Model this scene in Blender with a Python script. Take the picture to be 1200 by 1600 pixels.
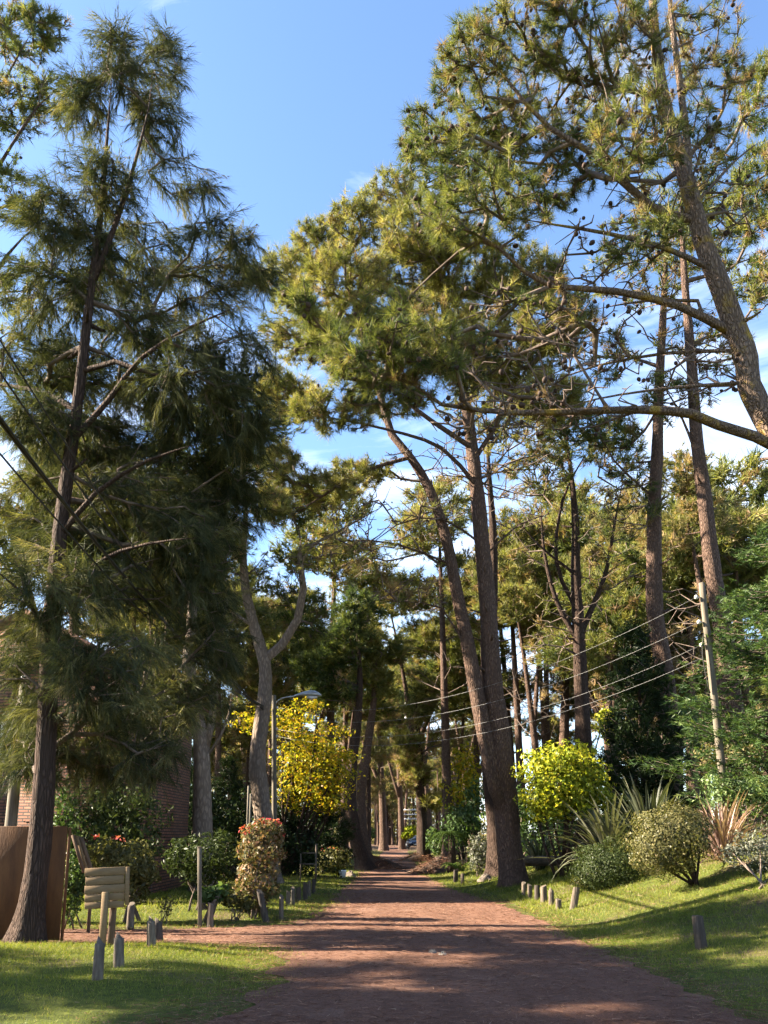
import bpy, math, random
import numpy as np
from mathutils import Vector

for o in list(bpy.data.objects):
    bpy.data.objects.remove(o)
SC = bpy.context.scene
COL = SC.collection
rad = math.radians

# ------------------------------------------------------------------ camera
TH = rad(12.0); FPX = 1350.0; CAMZ = 1.6; CYP = 1018.0      # pitch, focal length in photo pixels, eye height, principal row (upright-corrected phone picture)
cam_d = bpy.data.cameras.new('camera'); cam = bpy.data.objects.new('camera', cam_d); COL.objects.link(cam)
cam_d.sensor_fit = 'VERTICAL'; cam_d.sensor_height = 34.6; cam_d.sensor_width = 25.95
cam_d.lens = 34.6 * FPX / 1600.0
cam_d.shift_y = (CYP - 800) / 1600.0
cam_d.clip_start = 0.1; cam_d.clip_end = 3000
cam.location = (0, 0, CAMZ); cam.rotation_euler = (rad(90) + TH, 0, 0)
SC.camera = cam

# ------------------------------------------------------------------ sky, sun, exposure
SUN_EL = rad(30); SUN_AZ = rad(-85)          # azimuth measured from +Y (view direction), negative = left
sdir = Vector((math.sin(SUN_AZ) * math.cos(SUN_EL), math.cos(SUN_AZ) * math.cos(SUN_EL), math.sin(SUN_EL)))
W = bpy.data.worlds.new('World'); SC.world = W; W.use_nodes = True
nt = W.node_tree; nt.nodes.clear()
def wn(t, **k):
    n = nt.nodes.new(t)
    for a, v in k.items(): setattr(n, a, v)
    return n
sky = wn('ShaderNodeTexSky', sky_type='NISHITA', sun_disc=False, sun_elevation=SUN_EL, sun_rotation=SUN_AZ)
sky.air_density = 1.0; sky.dust_density = 0.6; sky.ozone_density = 2.2; sky.altitude = 0
bg = wn('ShaderNodeBackground'); bg.inputs['Strength'].default_value = 0.053
out = wn('ShaderNodeOutputWorld')
tc = wn('ShaderNodeTexCoord'); sep = wn('ShaderNodeSeparateXYZ')
mp = wn('ShaderNodeMapping'); mp.inputs['Scale'].default_value = (2.2, 1.6, 6.0); mp.inputs['Rotation'].default_value = (0.2, 0.35, 0.5)
nz = wn('ShaderNodeTexNoise'); nz.inputs['Scale'].default_value = 1.6; nz.inputs['Detail'].default_value = 7; nz.inputs['Roughness'].default_value = 0.62
nz.inputs['Distortion'].default_value = 0.6
rmp = wn('ShaderNodeMapRange'); rmp.inputs['From Min'].default_value = 0.60; rmp.inputs['From Max'].default_value = 0.92
elr = wn('ShaderNodeMapRange'); elr.inputs['From Min'].default_value = 0.85; elr.inputs['From Max'].default_value = 0.25
elr.inputs['To Min'].default_value = -0.10; elr.inputs['To Max'].default_value = 0.185
addm = wn('ShaderNodeMath', operation='ADD'); mulm = wn('ShaderNodeMath', operation='MULTIPLY'); mulm.inputs[1].default_value = 0.8
mix = wn('ShaderNodeMix', data_type='RGBA'); mix.inputs[7].default_value = (6.2, 6.6, 7.4, 1)
tint = wn('ShaderNodeMix', data_type='RGBA', blend_type='MULTIPLY'); tint.inputs[0].default_value = 1.0; tint.inputs[7].default_value = (0.92, 1.0, 1.10, 1)
L = nt.links.new
L(tc.outputs['Generated'], sep.inputs[0]); L(tc.outputs['Generated'], mp.inputs[0]); L(mp.outputs[0], nz.inputs[0])
L(sep.outputs['Z'], elr.inputs['Value']); L(nz.outputs['Fac'], addm.inputs[0]); L(elr.outputs[0], addm.inputs[1])
L(addm.outputs[0], rmp.inputs['Value']); L(rmp.outputs[0], mulm.inputs[0]); L(mulm.outputs[0], mix.inputs[0])
L(sky.outputs[0], tint.inputs[6]); L(tint.outputs[2], mix.inputs[6]); L(mix.outputs[2], bg.inputs[0]); L(bg.outputs[0], out.inputs[0])

sl = bpy.data.lights.new('sun', 'SUN'); sl.energy = 5.0; sl.angle = rad(0.53); sl.color = (1.0, 0.88, 0.69)
so = bpy.data.objects.new('sun', sl); COL.objects.link(so)
so.rotation_euler = sdir.to_track_quat('Z', 'Y').to_euler(); so.location = (-30, 0, 40)
SC.view_settings.view_transform = 'Standard'; SC.view_settings.look = 'None'
SC.view_settings.exposure = 2.9; SC.view_settings.gamma = 1.0; SC.view_settings.use_curve_mapping = False
SC.render.engine = 'CYCLES'
cy = SC.cycles
cy.max_bounces = 5; cy.diffuse_bounces = 2; cy.glossy_bounces = 2; cy.transmission_bounces = 4; cy.transparent_max_bounces = 4
cy.caustics_reflective = False; cy.caustics_refractive = False
cy.use_denoising = True; cy.use_adaptive_sampling = True; cy.adaptive_threshold = 0.03
try: cy.denoiser = 'OPENIMAGEDENOISE'
except Exception: pass
cy.sample_clamp_indirect = 6

# ------------------------------------------------------------------ projection helpers
cT, sT = math.cos(TH), math.sin(TH)
def ray(px, py):
    x = (px - 600) / FPX; u = (CYP - py) / FPX
    return np.array([x, cT - u * sT, sT + u * cT])
def P(px, py, Y):
    d = ray(px, py); return np.array([0, 0, CAMZ]) + d * (Y / d[1])
def mpp(px, py, Y):                       # metres per photo pixel there
    return Y / ray(px, py)[1] / FPX
def sstep(t):
    t = np.clip(t, 0, 1); return t * t * (3 - 2 * t)
def wob(x, y, s=1.0, k=0.0):
    return (np.sin(x * 1.7 * s + y * 0.9 * s + k) + np.sin(x * -0.8 * s + y * 2.1 * s + 1.7 + k) + np.sin(x * 3.1 * s - y * 2.7 * s + 4.1 + k) * .6) / 2.6

RY = np.array([3, 8.3, 9.6, 11.6, 13.2, 14.6, 17.5, 21, 27, 35, 50, 70, 110, 140.])
def _gx(px, py):
    d = ray(px, py); return d * (CAMZ / -d[2])
XR_PX = [(1190, 1600), (1040, 1530), (900, 1465), (840, 1436), (760, 1408), (700, 1388), (666, 1370), (650, 1352), (641, 1338), (634, 1325)]
XL_PX = [(330, 1600), (400, 1562), (436, 1525), (438, 1502), (430, 1478), (470, 1440), (502, 1425), (525, 1400), (548, 1378), (568, 1358), (588, 1342), (604, 1325)]
_r = np.array([_gx(*p) for p in XR_PX]); _l = np.array([_gx(*p) for p in XL_PX])
def xr(y): return np.interp(y, np.r_[3, _r[:, 1], 200], np.r_[_r[0, 0] + .6, _r[:, 0], _r[-1, 0] + .8])
def xl(y): return np.interp(y, np.r_[3, _l[:, 1], 200], np.r_[_l[0, 0] - 1.2, _l[:, 0], _l[-1, 0] - .8])
# driveway that leaves the track to the left
def dy0(x): return 13.5 + 0.02 * (x + 2) ** 2 - 0.25 * np.clip(x + 3, 0, 3)
def dy1(x): return 15.7 + 0.30 * np.clip(x + 4.2, 0, 3) + 0.01 * (x + 4) ** 2
def gz(x, y):
    x = np.asarray(x, float); y = np.asarray(y, float)
    m = 1.55 * sstep((x - (xr(y) + .5)) / 6.5) * sstep((y - 8.5) / 9) * (1 - .45 * sstep((y - 21) / 14))
    m = m + .14 * sstep((x - xr(y)) / 2.0) * sstep((y - 7) / 5) * (1 - sstep((y - 40) / 20))
    lft = .10 * sstep((xl(y) - x) / 2.0) * (1 - sstep((13.1 - y) / .7) * 0) * sstep((y - 17) / 2)
    isl = .09 * sstep((xl(y) - .2 - x) / 1.5) * sstep((13.6 - y) / 1.0) * sstep((y - 8.4) / 1.6)
    return m + lft + isl + .02 * wob(x, y, .6)
def on_road(x, y, pad=0.0):
    e = .14 * wob(x, y, 2.3) + .07 * wob(x, y, 7.1, 2.)
    main = (x > xl(y) + e - pad) & (x < xr(y) + e + pad)
    side = (x < -1.0) & (x > -30) & (y > dy0(x) + e - pad) & (y < dy1(x) + e + pad)
    return main | side
def G(px, py):                            # pixel -> point on the terrain
    d = ray(px, py); t = CAMZ / max(1e-4, -d[2]) if d[2] < 0 else 60.
    lo, hi = 2.0, min(t * 1.1, 400.)
    for s in np.linspace(lo, hi, 900):
        p = np.array([0, 0, CAMZ]) + d * s
        if p[2] <= gz(p[0], p[1]): return p
    return p
def onground(x, y): return np.array([x, y, float(gz(x, y))])

# ------------------------------------------------------------------ object helpers
def tag(o, label=None, cat=None, group=None, kind=None):
    if label: o['label'] = label
    if cat: o['category'] = cat
    if group: o['group'] = group
    if kind: o['kind'] = kind
    return o
def thing(name, label, cat, loc=(0, 0, 0), group=None):
    o = bpy.data.objects.new(name, None); COL.objects.link(o); o.location = tuple(float(v) for v in loc); o.empty_display_size = .2
    return tag(o, label, cat, group)
def mesh(name, V, F, mat, rnd=None, smooth=False):
    V = np.ascontiguousarray(V, np.float32); me = bpy.data.meshes.new(name)
    if isinstance(F, np.ndarray):
        k = F.shape[1]; flat = np.ascontiguousarray(F, np.int32).ravel(); starts = np.arange(0, len(flat), k, dtype=np.int32); tot = np.full(len(F), k, np.int32)
    else:
        tot = np.array([len(f) for f in F], np.int32); flat = np.array([i for f in F for i in f], np.int32); starts = np.r_[0, np.cumsum(tot)[:-1]].astype(np.int32)
    me.vertices.add(len(V)); me.vertices.foreach_set('co', V.ravel())
    me.loops.add(len(flat)); me.loops.foreach_set('vertex_index', flat)
    me.polygons.add(len(tot)); me.polygons.foreach_set('loop_start', starts); me.polygons.foreach_set('loop_total', tot)
    if smooth: me.polygons.foreach_set('use_smooth', np.ones(len(tot), bool))
    if rnd is not None:
        a = me.attributes.new('rnd', 'FLOAT', 'FACE'); a.data.foreach_set('value', np.ascontiguousarray(rnd, np.float32))
    me.materials.append(mat); me.update(calc_edges=True)
    return me
def add(name, me, parent=None, loc=None):
    o = bpy.data.objects.new(name, me); COL.objects.link(o)
    if parent is not None: o.parent = parent
    if loc is not None: o.location = tuple(float(v) for v in loc)
    return o
def kids(o): return list(o.children)
def copy_tree(root, loc, rotz=0., scale=1., label=None, group=None):
    r = root.copy(); COL.objects.link(r); r.location = tuple(float(v) for v in loc); r.rotation_euler = (0, 0, rotz)
    r.scale = (scale,) * 3 if np.isscalar(scale) else scale
    if label: r['label'] = label
    if group: r['group'] = group
    for c in root.children:
        d = c.copy(); COL.objects.link(d); d.parent = r
        for e in c.children:
            f = e.copy(); COL.objects.link(f); f.parent = d
    return r
class MB:
    def __init__(s): s.V = []; s.F = []; s.n = 0
    def put(s, V, F):
        V = np.asarray(V, float); s.V.append(V); s.F += [tuple(int(i) + s.n for i in f) for f in F]; s.n += len(V)
    def box(s, c, size, rot=None, bev=0.0):
        x, y, z = np.array(size) / 2.
        if bev:
            b = bev; pts = []
            ring = [(-x + b, -y), (x - b, -y), (x, -y + b), (x, y - b), (x - b, y), (-x + b, y), (-x, y - b), (-x, -y + b)]
            ringi = [(p[0] * (1 - b / x), p[1] * (1 - b / y)) for p in ring]
            for zz, rg in ((-z, ringi), (-z + b, ring), (z - b, ring), (z, ringi)): pts += [(p[0], p[1], zz) for p in rg]
            F = [tuple(range(7, -1, -1)), tuple(range(24, 32))]
            for k in range(3):
                for i in range(8): j = (i + 1) % 8; F.append((k * 8 + i, k * 8 + j, k * 8 + 8 + j, k * 8 + 8 + i))
            V = np.array(pts)
        else:
            V = np.array([(i, j, k) for k in (-z, z) for j in (-y, y) for i in (-x, x)])
            F = [(0, 2, 3, 1), (4, 5, 7, 6), (0, 1, 5, 4), (2, 6, 7, 3), (0, 4, 6, 2), (1, 3, 7, 5)]
        if rot is not None: V = V @ np.asarray(rot).T
        s.put(V + np.array(c), F)
    def tube(s, pts, r, n=8, cap=True):
        pts = np.asarray(pts, float); r = np.broadcast_to(r, (len(pts),)); V, F = loft(pts, r, n)
        s.put(V, F)
        if cap: s.F += [tuple(range(s.n - len(V) + n - 1, s.n - len(V) - 1, -1)), tuple(range(s.n - n, s.n))]
    def build(s, name, mat, parent=None, loc=None, smooth=False, origin=(0, 0, 0)):
        return add(name, mesh(name, np.vstack(s.V) - np.array(origin, float), s.F, mat, smooth=smooth), parent, loc)
def rotz(a): c, s_ = math.cos(a), math.sin(a); return np.array([[c, -s_, 0], [s_, c, 0], [0, 0, 1.]])
def roty(a): c, s_ = math.cos(a), math.sin(a); return np.array([[c, 0, s_], [0, 1, 0], [-s_, 0, c]])
def rotx(a): c, s_ = math.cos(a), math.sin(a); return np.array([[1, 0, 0], [0, c, -s_], [0, s_, c]])
def nrm(v): return v / np.maximum(1e-9, np.linalg.norm(v, axis=-1, keepdims=True))
def loft(pts, r, n=10, jit=0.0, rng=None, flare=0.0):
    m = len(pts); t = nrm(np.gradient(pts, axis=0)); ref = np.array([0.31, 0.95, 0.05])
    a = nrm(np.cross(t, ref)); b = np.cross(t, a)
    ang = np.linspace(0, 2 * math.pi, n, endpoint=False)
    R = np.repeat(np.asarray(r, float)[:, None], n, 1)
    if jit:
        ph = rng.uniform(0, 6.28, 4); z = np.arange(m)[:, None]
        R = R * (1 + jit * (np.sin(3 * ang + ph[0] + z * .21) + .7 * np.sin(5 * ang + ph[1] - z * .34) + .6 * np.sin(2 * ang + ph[2] + z * .5) + rng.normal(0, .35, (m, n))))
    if flare:
        zz = np.linalg.norm(pts - pts[0], axis=1)[:, None]
        R = R * (1 + flare * np.exp(-zz / .35) * (1 + .5 * np.sin(4 * ang + 1.)))
    V = pts[:, None, :] + R[..., None] * (np.cos(ang)[None, :, None] * a[:, None, :] + np.sin(ang)[None, :, None] * b[:, None, :])
    F = []
    for k in range(m - 1):
        for i in range(n):
            j = (i + 1) % n; F.append((k * n + i, k * n + j, k * n + n + j, k * n + n + i))
    return V.reshape(-1, 3), F
def smooth_path(pts, step=.5):
    pts = np.asarray(pts, float); p = np.vstack([2 * pts[0] - pts[1], pts, 2 * pts[-1] - pts[-2]]); out_ = []
    for i in range(1, len(p) - 2):
        n = max(1, int(np.linalg.norm(p[i + 1] - p[i]) / step))
        t = np.linspace(0, 1, n, endpoint=False)[:, None]
        out_.append(.5 * (2 * p[i] + (p[i + 1] - p[i - 1]) * t + (2 * p[i - 1] - 5 * p[i] + 4 * p[i + 1] - p[i + 2]) * t ** 2 + (3 * p[i] - p[i - 1] - 3 * p[i + 1] + p[i + 2]) * t ** 3))
    return np.vstack(out_ + [pts[-1:]])

# ------------------------------------------------------------------ materials
def mat_new(name):
    m = bpy.data.materials.new(name); m.use_nodes = True; m.node_tree.nodes.clear(); return m, m.node_tree
def ramp(nt, stops):
    n = nt.nodes.new('ShaderNodeValToRGB'); e = n.color_ramp.elements
    while len(e) < len(stops): e.new(.5)
    for el, (p, c) in zip(e, stops): el.position = p; el.color = (*c, 1)
    return n
def leaf_mat(name, stops, trans=.35, gloss=.03, rough=.45, tmul=(1.15, 1.2, .55)):
    m, nt = mat_new(name); N = nt.nodes.new; L = nt.links.new
    at = N('ShaderNodeAttribute'); at.attribute_name = 'rnd'; rp = ramp(nt, stops); L(at.outputs['Fac'], rp.inputs[0])
    d = N('ShaderNodeBsdfDiffuse'); t = N('ShaderNodeBsdfTranslucent'); mx = N('ShaderNodeMixShader'); mx.inputs[0].default_value = trans
    mu = N('ShaderNodeMix'); mu.data_type = 'RGBA'; mu.blend_type = 'MULTIPLY'; mu.inputs[0].default_value = 1; mu.inputs[7].default_value = (*tmul, 1)
    L(rp.outputs[0], d.inputs[0]); L(rp.outputs[0], mu.inputs[6]); L(mu.outputs[2], t.inputs[0]); L(d.outputs[0], mx.inputs[1]); L(t.outputs[0], mx.inputs[2])
    last = mx
    if gloss:
        g = N('ShaderNodeBsdfGlossy'); g.inputs['Roughness'].default_value = max(rough, .42); g.inputs[0].default_value = (.9, .9, .9, 1)
        m2 = N('ShaderNodeMixShader'); m2.inputs[0].default_value = min(gloss, .010); L(mx.outputs[0], m2.inputs[1]); L(g.outputs[0], m2.inputs[2]); last = m2
    o = N('ShaderNodeOutputMaterial'); L(last.outputs[0], o.inputs[0]); return m
def solid_mat(name, stops, scale=6., stretch=(1, 1, 1), rough=.85, bump=.0, bscale=None, detail=6, metal=0., spec=.3, wear=None, dist=.0, world=False):
    m, nt = mat_new(name); N = nt.nodes.new; L = nt.links.new
    tc = N('ShaderNodeTexCoord'); mp = N('ShaderNodeMapping'); mp.inputs['Scale'].default_value = stretch
    if world:
        ge = N('ShaderNodeNewGeometry'); L(ge.outputs['Position'], mp.inputs[0])
    else: L(tc.outputs['Object'], mp.inputs[0])
    nz = N('ShaderNodeTexNoise'); nz.inputs['Scale'].default_value = scale; nz.inputs['Detail'].default_value = detail; nz.inputs['Roughness'].default_value = .65
    L(mp.outputs[0], nz.inputs[0]); rp = ramp(nt, stops); L(nz.outputs['Fac'], rp.inputs[0])
    b = N('ShaderNodeBsdfPrincipled'); b.inputs['Roughness'].default_value = rough; b.inputs['Metallic'].default_value = metal
    b.inputs['Specular IOR Level'].default_value = spec
    col = rp.outputs[0]
    if wear:
        wz = N('ShaderNodeTexNoise'); wz.inputs['Scale'].default_value = wear[0]; wz.inputs['Detail'].default_value = 4; L((mp if not wear[3] else mp).outputs[0], wz.inputs[0])
        wr = N('ShaderNodeMapRange'); wr.inputs['From Min'].default_value = wear[1]; wr.inputs['From Max'].default_value = wear[1] + .12; L(wz.outputs['Fac'], wr.inputs['Value'])
        wm = N('ShaderNodeMix'); wm.data_type = 'RGBA'; wm.inputs[7].default_value = (*wear[2], 1); L(wr.outputs[0], wm.inputs[0]); L(col, wm.inputs[6]); col = wm.outputs[2]
    L(col, b.inputs['Base Color'])
    if bump:
        bz = N('ShaderNodeTexNoise'); bz.inputs['Scale'].default_value = bscale or scale; bz.inputs['Detail'].default_value = 5; L(mp.outputs[0], bz.inputs[0])
        bp = N('ShaderNodeBump'); bp.inputs['Strength'].default_value = 1; bp.inputs['Distance'].default_value = bump; L(bz.outputs['Fac'], bp.inputs['Height']); L(bp.outputs[0], b.inputs['Normal'])
    o = N('ShaderNodeOutputMaterial'); L(b.outputs[0], o.inputs[0]); return m
def bark_mat(name, dark, light, plate=5., zs=.35, lichen=None, bump=.05):
    m, nt = mat_new(name); N = nt.nodes.new; L = nt.links.new
    tc = N('ShaderNodeTexCoord'); mp = N('ShaderNodeMapping'); mp.inputs['Scale'].default_value = (1, 1, zs); L(tc.outputs['Object'], mp.inputs[0])
    nz = N('ShaderNodeTexNoise'); nz.inputs['Scale'].default_value = plate * .8; nz.inputs['Detail'].default_value = 3; L(mp.outputs[0], nz.inputs[0])
    va = N('ShaderNodeMix'); va.data_type = 'RGBA'; va.inputs[0].default_value = .12; L(mp.outputs[0], va.inputs[6]); L(nz.outputs['Color'], va.inputs[7])
    vo = N('ShaderNodeTexVoronoi'); vo.feature = 'DISTANCE_TO_EDGE'; vo.inputs['Scale'].default_value = plate * 3.4; L(va.outputs[2], vo.inputs['Vector'])
    mr = N('ShaderNodeMapRange'); mr.inputs['From Max'].default_value = .22; L(vo.outputs['Distance'], mr.inputs['Value'])
    n2 = N('ShaderNodeTexNoise'); n2.inputs['Scale'].default_value = plate * 5; n2.inputs['Detail'].default_value = 5; L(mp.outputs[0], n2.inputs[0])
    mu = N('ShaderNodeMath'); mu.operation = 'MULTIPLY'; L(mr.outputs[0], mu.inputs[0]); L(n2.outputs['Fac'], mu.inputs[1])
    rp = ramp(nt, [(.0, tuple(.6 * a + .4 * b for a, b in zip(dark, light))), (.3, tuple((a + b) / 2 for a, b in zip(dark, light))), (.62, light)]); L(mu.outputs[0], rp.inputs[0]); col = rp.outputs[0]
    if lichen:
        lz = N('ShaderNodeTexNoise'); lz.inputs['Scale'].default_value = 3.; lz.inputs['Detail'].default_value = 8; L(tc.outputs['Object'], lz.inputs[0])
        lr = N('ShaderNodeMapRange'); lr.inputs['From Min'].default_value = .55; lr.inputs['From Max'].default_value = .66; L(lz.outputs['Fac'], lr.inputs['Value'])
        lm = N('ShaderNodeMix'); lm.data_type = 'RGBA'; lm.inputs[7].default_value = (*lichen, 1); L(lr.outputs[0], lm.inputs[0]); L(col, lm.inputs[6]); col = lm.outputs[2]
    b = N('ShaderNodeBsdfPrincipled'); b.inputs['Roughness'].default_value = .9; b.inputs['Specular IOR Level'].default_value = .15; L(col, b.inputs['Base Color'])
    bp = N('ShaderNodeBump'); bp.inputs['Strength'].default_value = 1; bp.inputs['Distance'].default_value = bump; L(mu.outputs[0], bp.inputs['Height']); L(bp.outputs[0], b.inputs['Normal'])
    o = N('ShaderNodeOutputMaterial'); L(b.outputs[0], o.inputs[0]); return m

M = {}
M['needle'] = leaf_mat('pine_needles', [(0, (0.042, 0.062, 0.026)), (0.35, (0.095, 0.112, 0.038)), (0.65, (0.185, 0.185, 0.058)), (0.88, (0.28, 0.255, 0.09)), (0.93, (0.17, 0.11, 0.06)), (1, (0.24, 0.155, 0.09))], .38, .03)
M['needle_olive'] = leaf_mat('olive_pine_needles', [(0, (0.058, 0.074, 0.026)), (0.4, (0.142, 0.145, 0.046)), (0.7, (0.24, 0.222, 0.075)), (0.88, (0.31, 0.27, 0.1)), (0.93, (0.19, 0.125, 0.065)), (1, (0.26, 0.17, 0.1))], .36, .03)
M['needle_far'] = leaf_mat('far_pine_needles', [(0, (0.06, 0.075, 0.03)), (0.4, (0.14, 0.14, 0.055)), (0.7, (0.22, 0.19, 0.08)), (0.88, (0.26, 0.205, 0.1)), (1, (0.31, 0.21, 0.12))], .36, .02)
M['casuarina'] = leaf_mat('soft_drooping_needles', [(0, (0.024, 0.032, 0.018)), (0.4, (0.054, 0.06, 0.028)), (0.75, (0.1, 0.1, 0.042)), (0.93, (0.17, 0.155, 0.06)), (1, (0.2, 0.16, 0.08))], .32, .03)
M['cypress'] = leaf_mat('cypress_sprays', [(0, (0.02, 0.042, 0.017)), (0.5, (0.05, 0.086, 0.028)), (0.9, (0.105, 0.145, 0.042)), (1, (0.16, 0.18, 0.05))], .3, .04)
M['dark_leaf'] = leaf_mat('dark_evergreen_leaf', [(0, (.010, .018, .008)), (.6, (.020, .034, .012)), (1, (.05, .07, .02))], .2, .05, .35)
M['mid_leaf'] = leaf_mat('mid_green_leaf', [(0, (.03, .05, .018)), (.6, (.06, .10, .03)), (1, (.13, .17, .06))], .3, .06, .3)
M['pale_leaf'] = leaf_mat('pale_green_leaf', [(0, (.06, .10, .035)), (.6, (.13, .19, .07)), (1, (.26, .30, .14))], .35, .06, .3)
M['olive_leaf'] = leaf_mat('olive_brown_leaf', [(0, (0.05, 0.052, 0.02)), (0.5, (0.115, 0.108, 0.042)), (0.85, (0.185, 0.155, 0.07)), (1, (0.24, 0.18, 0.095))], .3, .06, .35)
M['photinia'] = leaf_mat('photinia_leaf', [(0, (0.045, 0.055, 0.02)), (0.45, (0.11, 0.095, 0.04)), (0.75, (0.2, 0.12, 0.068)), (1, (0.27, 0.13, 0.085))], .3, .09, .3)
M['red_leaf'] = leaf_mat('red_new_leaf', [(0, (0.26, 0.03, 0.04)), (0.5, (0.4, 0.07, 0.07)), (1, (0.48, 0.18, 0.11))], .35, .06, .3)
M['yellow_leaf'] = leaf_mat('yellow_autumn_leaf', [(0, (0.075, 0.11, 0.014)), (0.3, (0.24, 0.25, 0.018)), (0.65, (0.44, 0.36, 0.02)), (0.9, (0.54, 0.34, 0.025)), (1, (0.36, 0.19, 0.04))], .45, .03, .4, (1.1, 1.05, .5))
M['lime_leaf'] = leaf_mat('lime_leaf', [(0, (0.05, 0.085, 0.012)), (0.35, (0.2, 0.25, 0.024)), (0.75, (0.42, 0.42, 0.04)), (1, (0.54, 0.46, 0.07))], .45, .03, .4, (1.1, 1.05, .5))
M['clip_leaf'] = leaf_mat('clipped_bush_leaf', [(0, (0.018, 0.028, 0.01)), (0.6, (0.04, 0.054, 0.017)), (1, (0.075, 0.088, 0.028))], .22, .05, .35)
M['grey_leaf'] = leaf_mat('silver_grey_leaf', [(0, (0.07, 0.075, 0.055)), (0.6, (0.13, 0.135, 0.1)), (1, (0.22, 0.21, 0.17))], .25, .06, .35)
M['white_petal'] = leaf_mat('white_petal', [(0, (.6, .58, .55)), (1, (.8, .78, .75))], .3, .03)
M['flax'] = leaf_mat('flax_blade', [(0, (0.035, 0.042, 0.026)), (0.5, (0.075, 0.082, 0.05)), (1, (0.16, 0.155, 0.1))], .25, .08, .3)
M['flax_red'] = leaf_mat('red_flax_blade', [(0, (0.1, 0.06, 0.048)), (0.5, (0.22, 0.135, 0.11)), (1, (0.34, 0.24, 0.2))], .28, .08, .3)
M['fern'] = leaf_mat('fern_frond', [(0, (.03, .05, .015)), (.6, (.07, .11, .025)), (1, (.15, .19, .05))], .35, .03)
M['grass'] = leaf_mat('grass_blades', [(0, (0.075, 0.098, 0.016)), (0.45, (0.15, 0.175, 0.026)), (0.8, (0.245, 0.255, 0.042)), (0.92, (0.3, 0.26, 0.1)), (1, (0.33, 0.24, 0.12))], .38, .03, .4, (1.15, 1.15, .5))
M['litter'] = leaf_mat('fallen_needles', [(0, (.055, .028, .020)), (.4, (.13, .060, .038)), (.8, (.27, .15, .098)), (1, (.42, .29, .20))], .1, .03)
M['cone'] = solid_mat('pine_cone', [(.3, (.02, .012, .009)), (.7, (.07, .04, .028))], 40)
M['bark'] = bark_mat('pine_bark', (.018, .011, .009), (.155, .098, .072), 7, .28)
M['bark_dark'] = bark_mat('dark_pine_bark', (.014, .009, .007), (.080, .050, .037), 8, .16)
M['bark_lichen'] = bark_mat('lichen_pine_bark', (.04, .026, .019), (.22, .155, .115), 7., lichen=(.30, .20, .045))
M['bark_pale'] = bark_mat('pale_smooth_bark', (.06, .044, .034), (.23, .175, .135), 4., .3, bump=.02)
M['twig'] = solid_mat('bare_twig', [(.3, (.06, .042, .033)), (.7, (.17, .125, .10))], 5., rough=.9)
M['twig_pale'] = solid_mat('pale_bare_twig', [(.3, (.10, .075, .06)), (.7, (.27, .21, .17))], 5., rough=.9)
M['stake'] = solid_mat('weathered_stake', [(.25, (.04, .03, .022)), (.55, (.11, .085, .062)), (.8, (.19, .155, .115))], 7., (4, 4, .6), bump=.012, bscale=9)
M['stake_dark'] = solid_mat('dark_stake', [(.25, (.018, .014, .011)), (.6, (.06, .046, .036)), (.85, (.12, .095, .075))], 7., (4, 4, .6), bump=.012, bscale=9)
M['plank'] = solid_mat('sign_plank', [(0.25, (0.125, 0.077, 0.037)), (0.5, (0.165, 0.106, 0.053)), (0.75, (0.21, 0.142, 0.073))], 6., (1.3, 5, 22), bump=.0012, bscale=14, world=True)
M['plank_dark'] = solid_mat('dark_plank', [(.2, (.045, .028, .018)), (.6, (.12, .075, .045)), (.85, (.20, .13, .08))], 4., (6, 6, 1.2), bump=.004, bscale=14)
M['pole'] = solid_mat('pole_wood', [(.25, (.06, .05, .036)), (.55, (.125, .105, .078)), (.8, (.19, .165, .125))], 5., (5, 5, .35), bump=.006, bscale=8)
M['corten'] = solid_mat('rusted_steel', [(0.25, (0.048, 0.018, 0.006)), (0.5, (0.1, 0.04, 0.012)), (0.75, (0.155, 0.064, 0.02))], 2.6, (2.2, 2.2, .45), rough=.75, metal=.0, bump=.003, bscale=30, detail=9)
M['metal'] = solid_mat('galvanised_metal', [(.3, (.32, .33, .34)), (.7, (.45, .46, .47))], 8, rough=.45, metal=.6, spec=.5)
M['lens'] = solid_mat('lamp_lens', [(.3, (.5, .5, .5)), (.7, (.6, .6, .6))], 8, rough=.2, spec=.5)
M['cable'] = solid_mat('black_cable', [(.3, (.012, .011, .010)), (.7, (.03, .028, .026))], 8, rough=.6)
M['wire'] = solid_mat('bare_wire', [(0.3, (0.14, 0.135, 0.13)), (0.7, (0.21, 0.2, 0.19))], 8, rough=.5, metal=.1)
M['ceramic'] = solid_mat('insulator_ceramic', [(.3, (.45, .43, .40)), (.7, (.6, .58, .55))], 8, rough=.3)
M['stone'] = solid_mat('rock', [(.3, (.06, .045, .035)), (.7, (.17, .135, .105))], 6, bump=.03)
M['heap'] = solid_mat('needle_heap', [(.25, (.025, .017, .012)), (.55, (.075, .046, .032)), (.8, (.14, .09, .06))], 14, bump=.05, bscale=18)
M['white_paint'] = solid_mat('white_paint', [(.3, (.62, .62, .62)), (.7, (.78, .78, .78))], 8)
M['paint_blue'] = solid_mat('dark_blue_car_paint', [(.3, (.012, .018, .035)), (.7, (.018, .026, .05))], 3, rough=.25, spec=.6)
M['paint_white'] = solid_mat('white_car_paint', [(.3, (.6, .62, .65)), (.7, (.7, .72, .74))], 3, rough=.25, spec=.6)
M['glass'] = solid_mat('dark_glass', [(.3, (.02, .024, .028)), (.7, (.03, .034, .038))], 3, rough=.08, spec=.8)
M['tyre'] = solid_mat('tyre_rubber', [(.3, (.012, .012, .012)), (.7, (.025, .025, .025))], 9)
M['roof'] = solid_mat('roof_tile', [(.3, (.10, .05, .035)), (.7, (.2, .10, .07))], 9, bump=.02)
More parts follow.
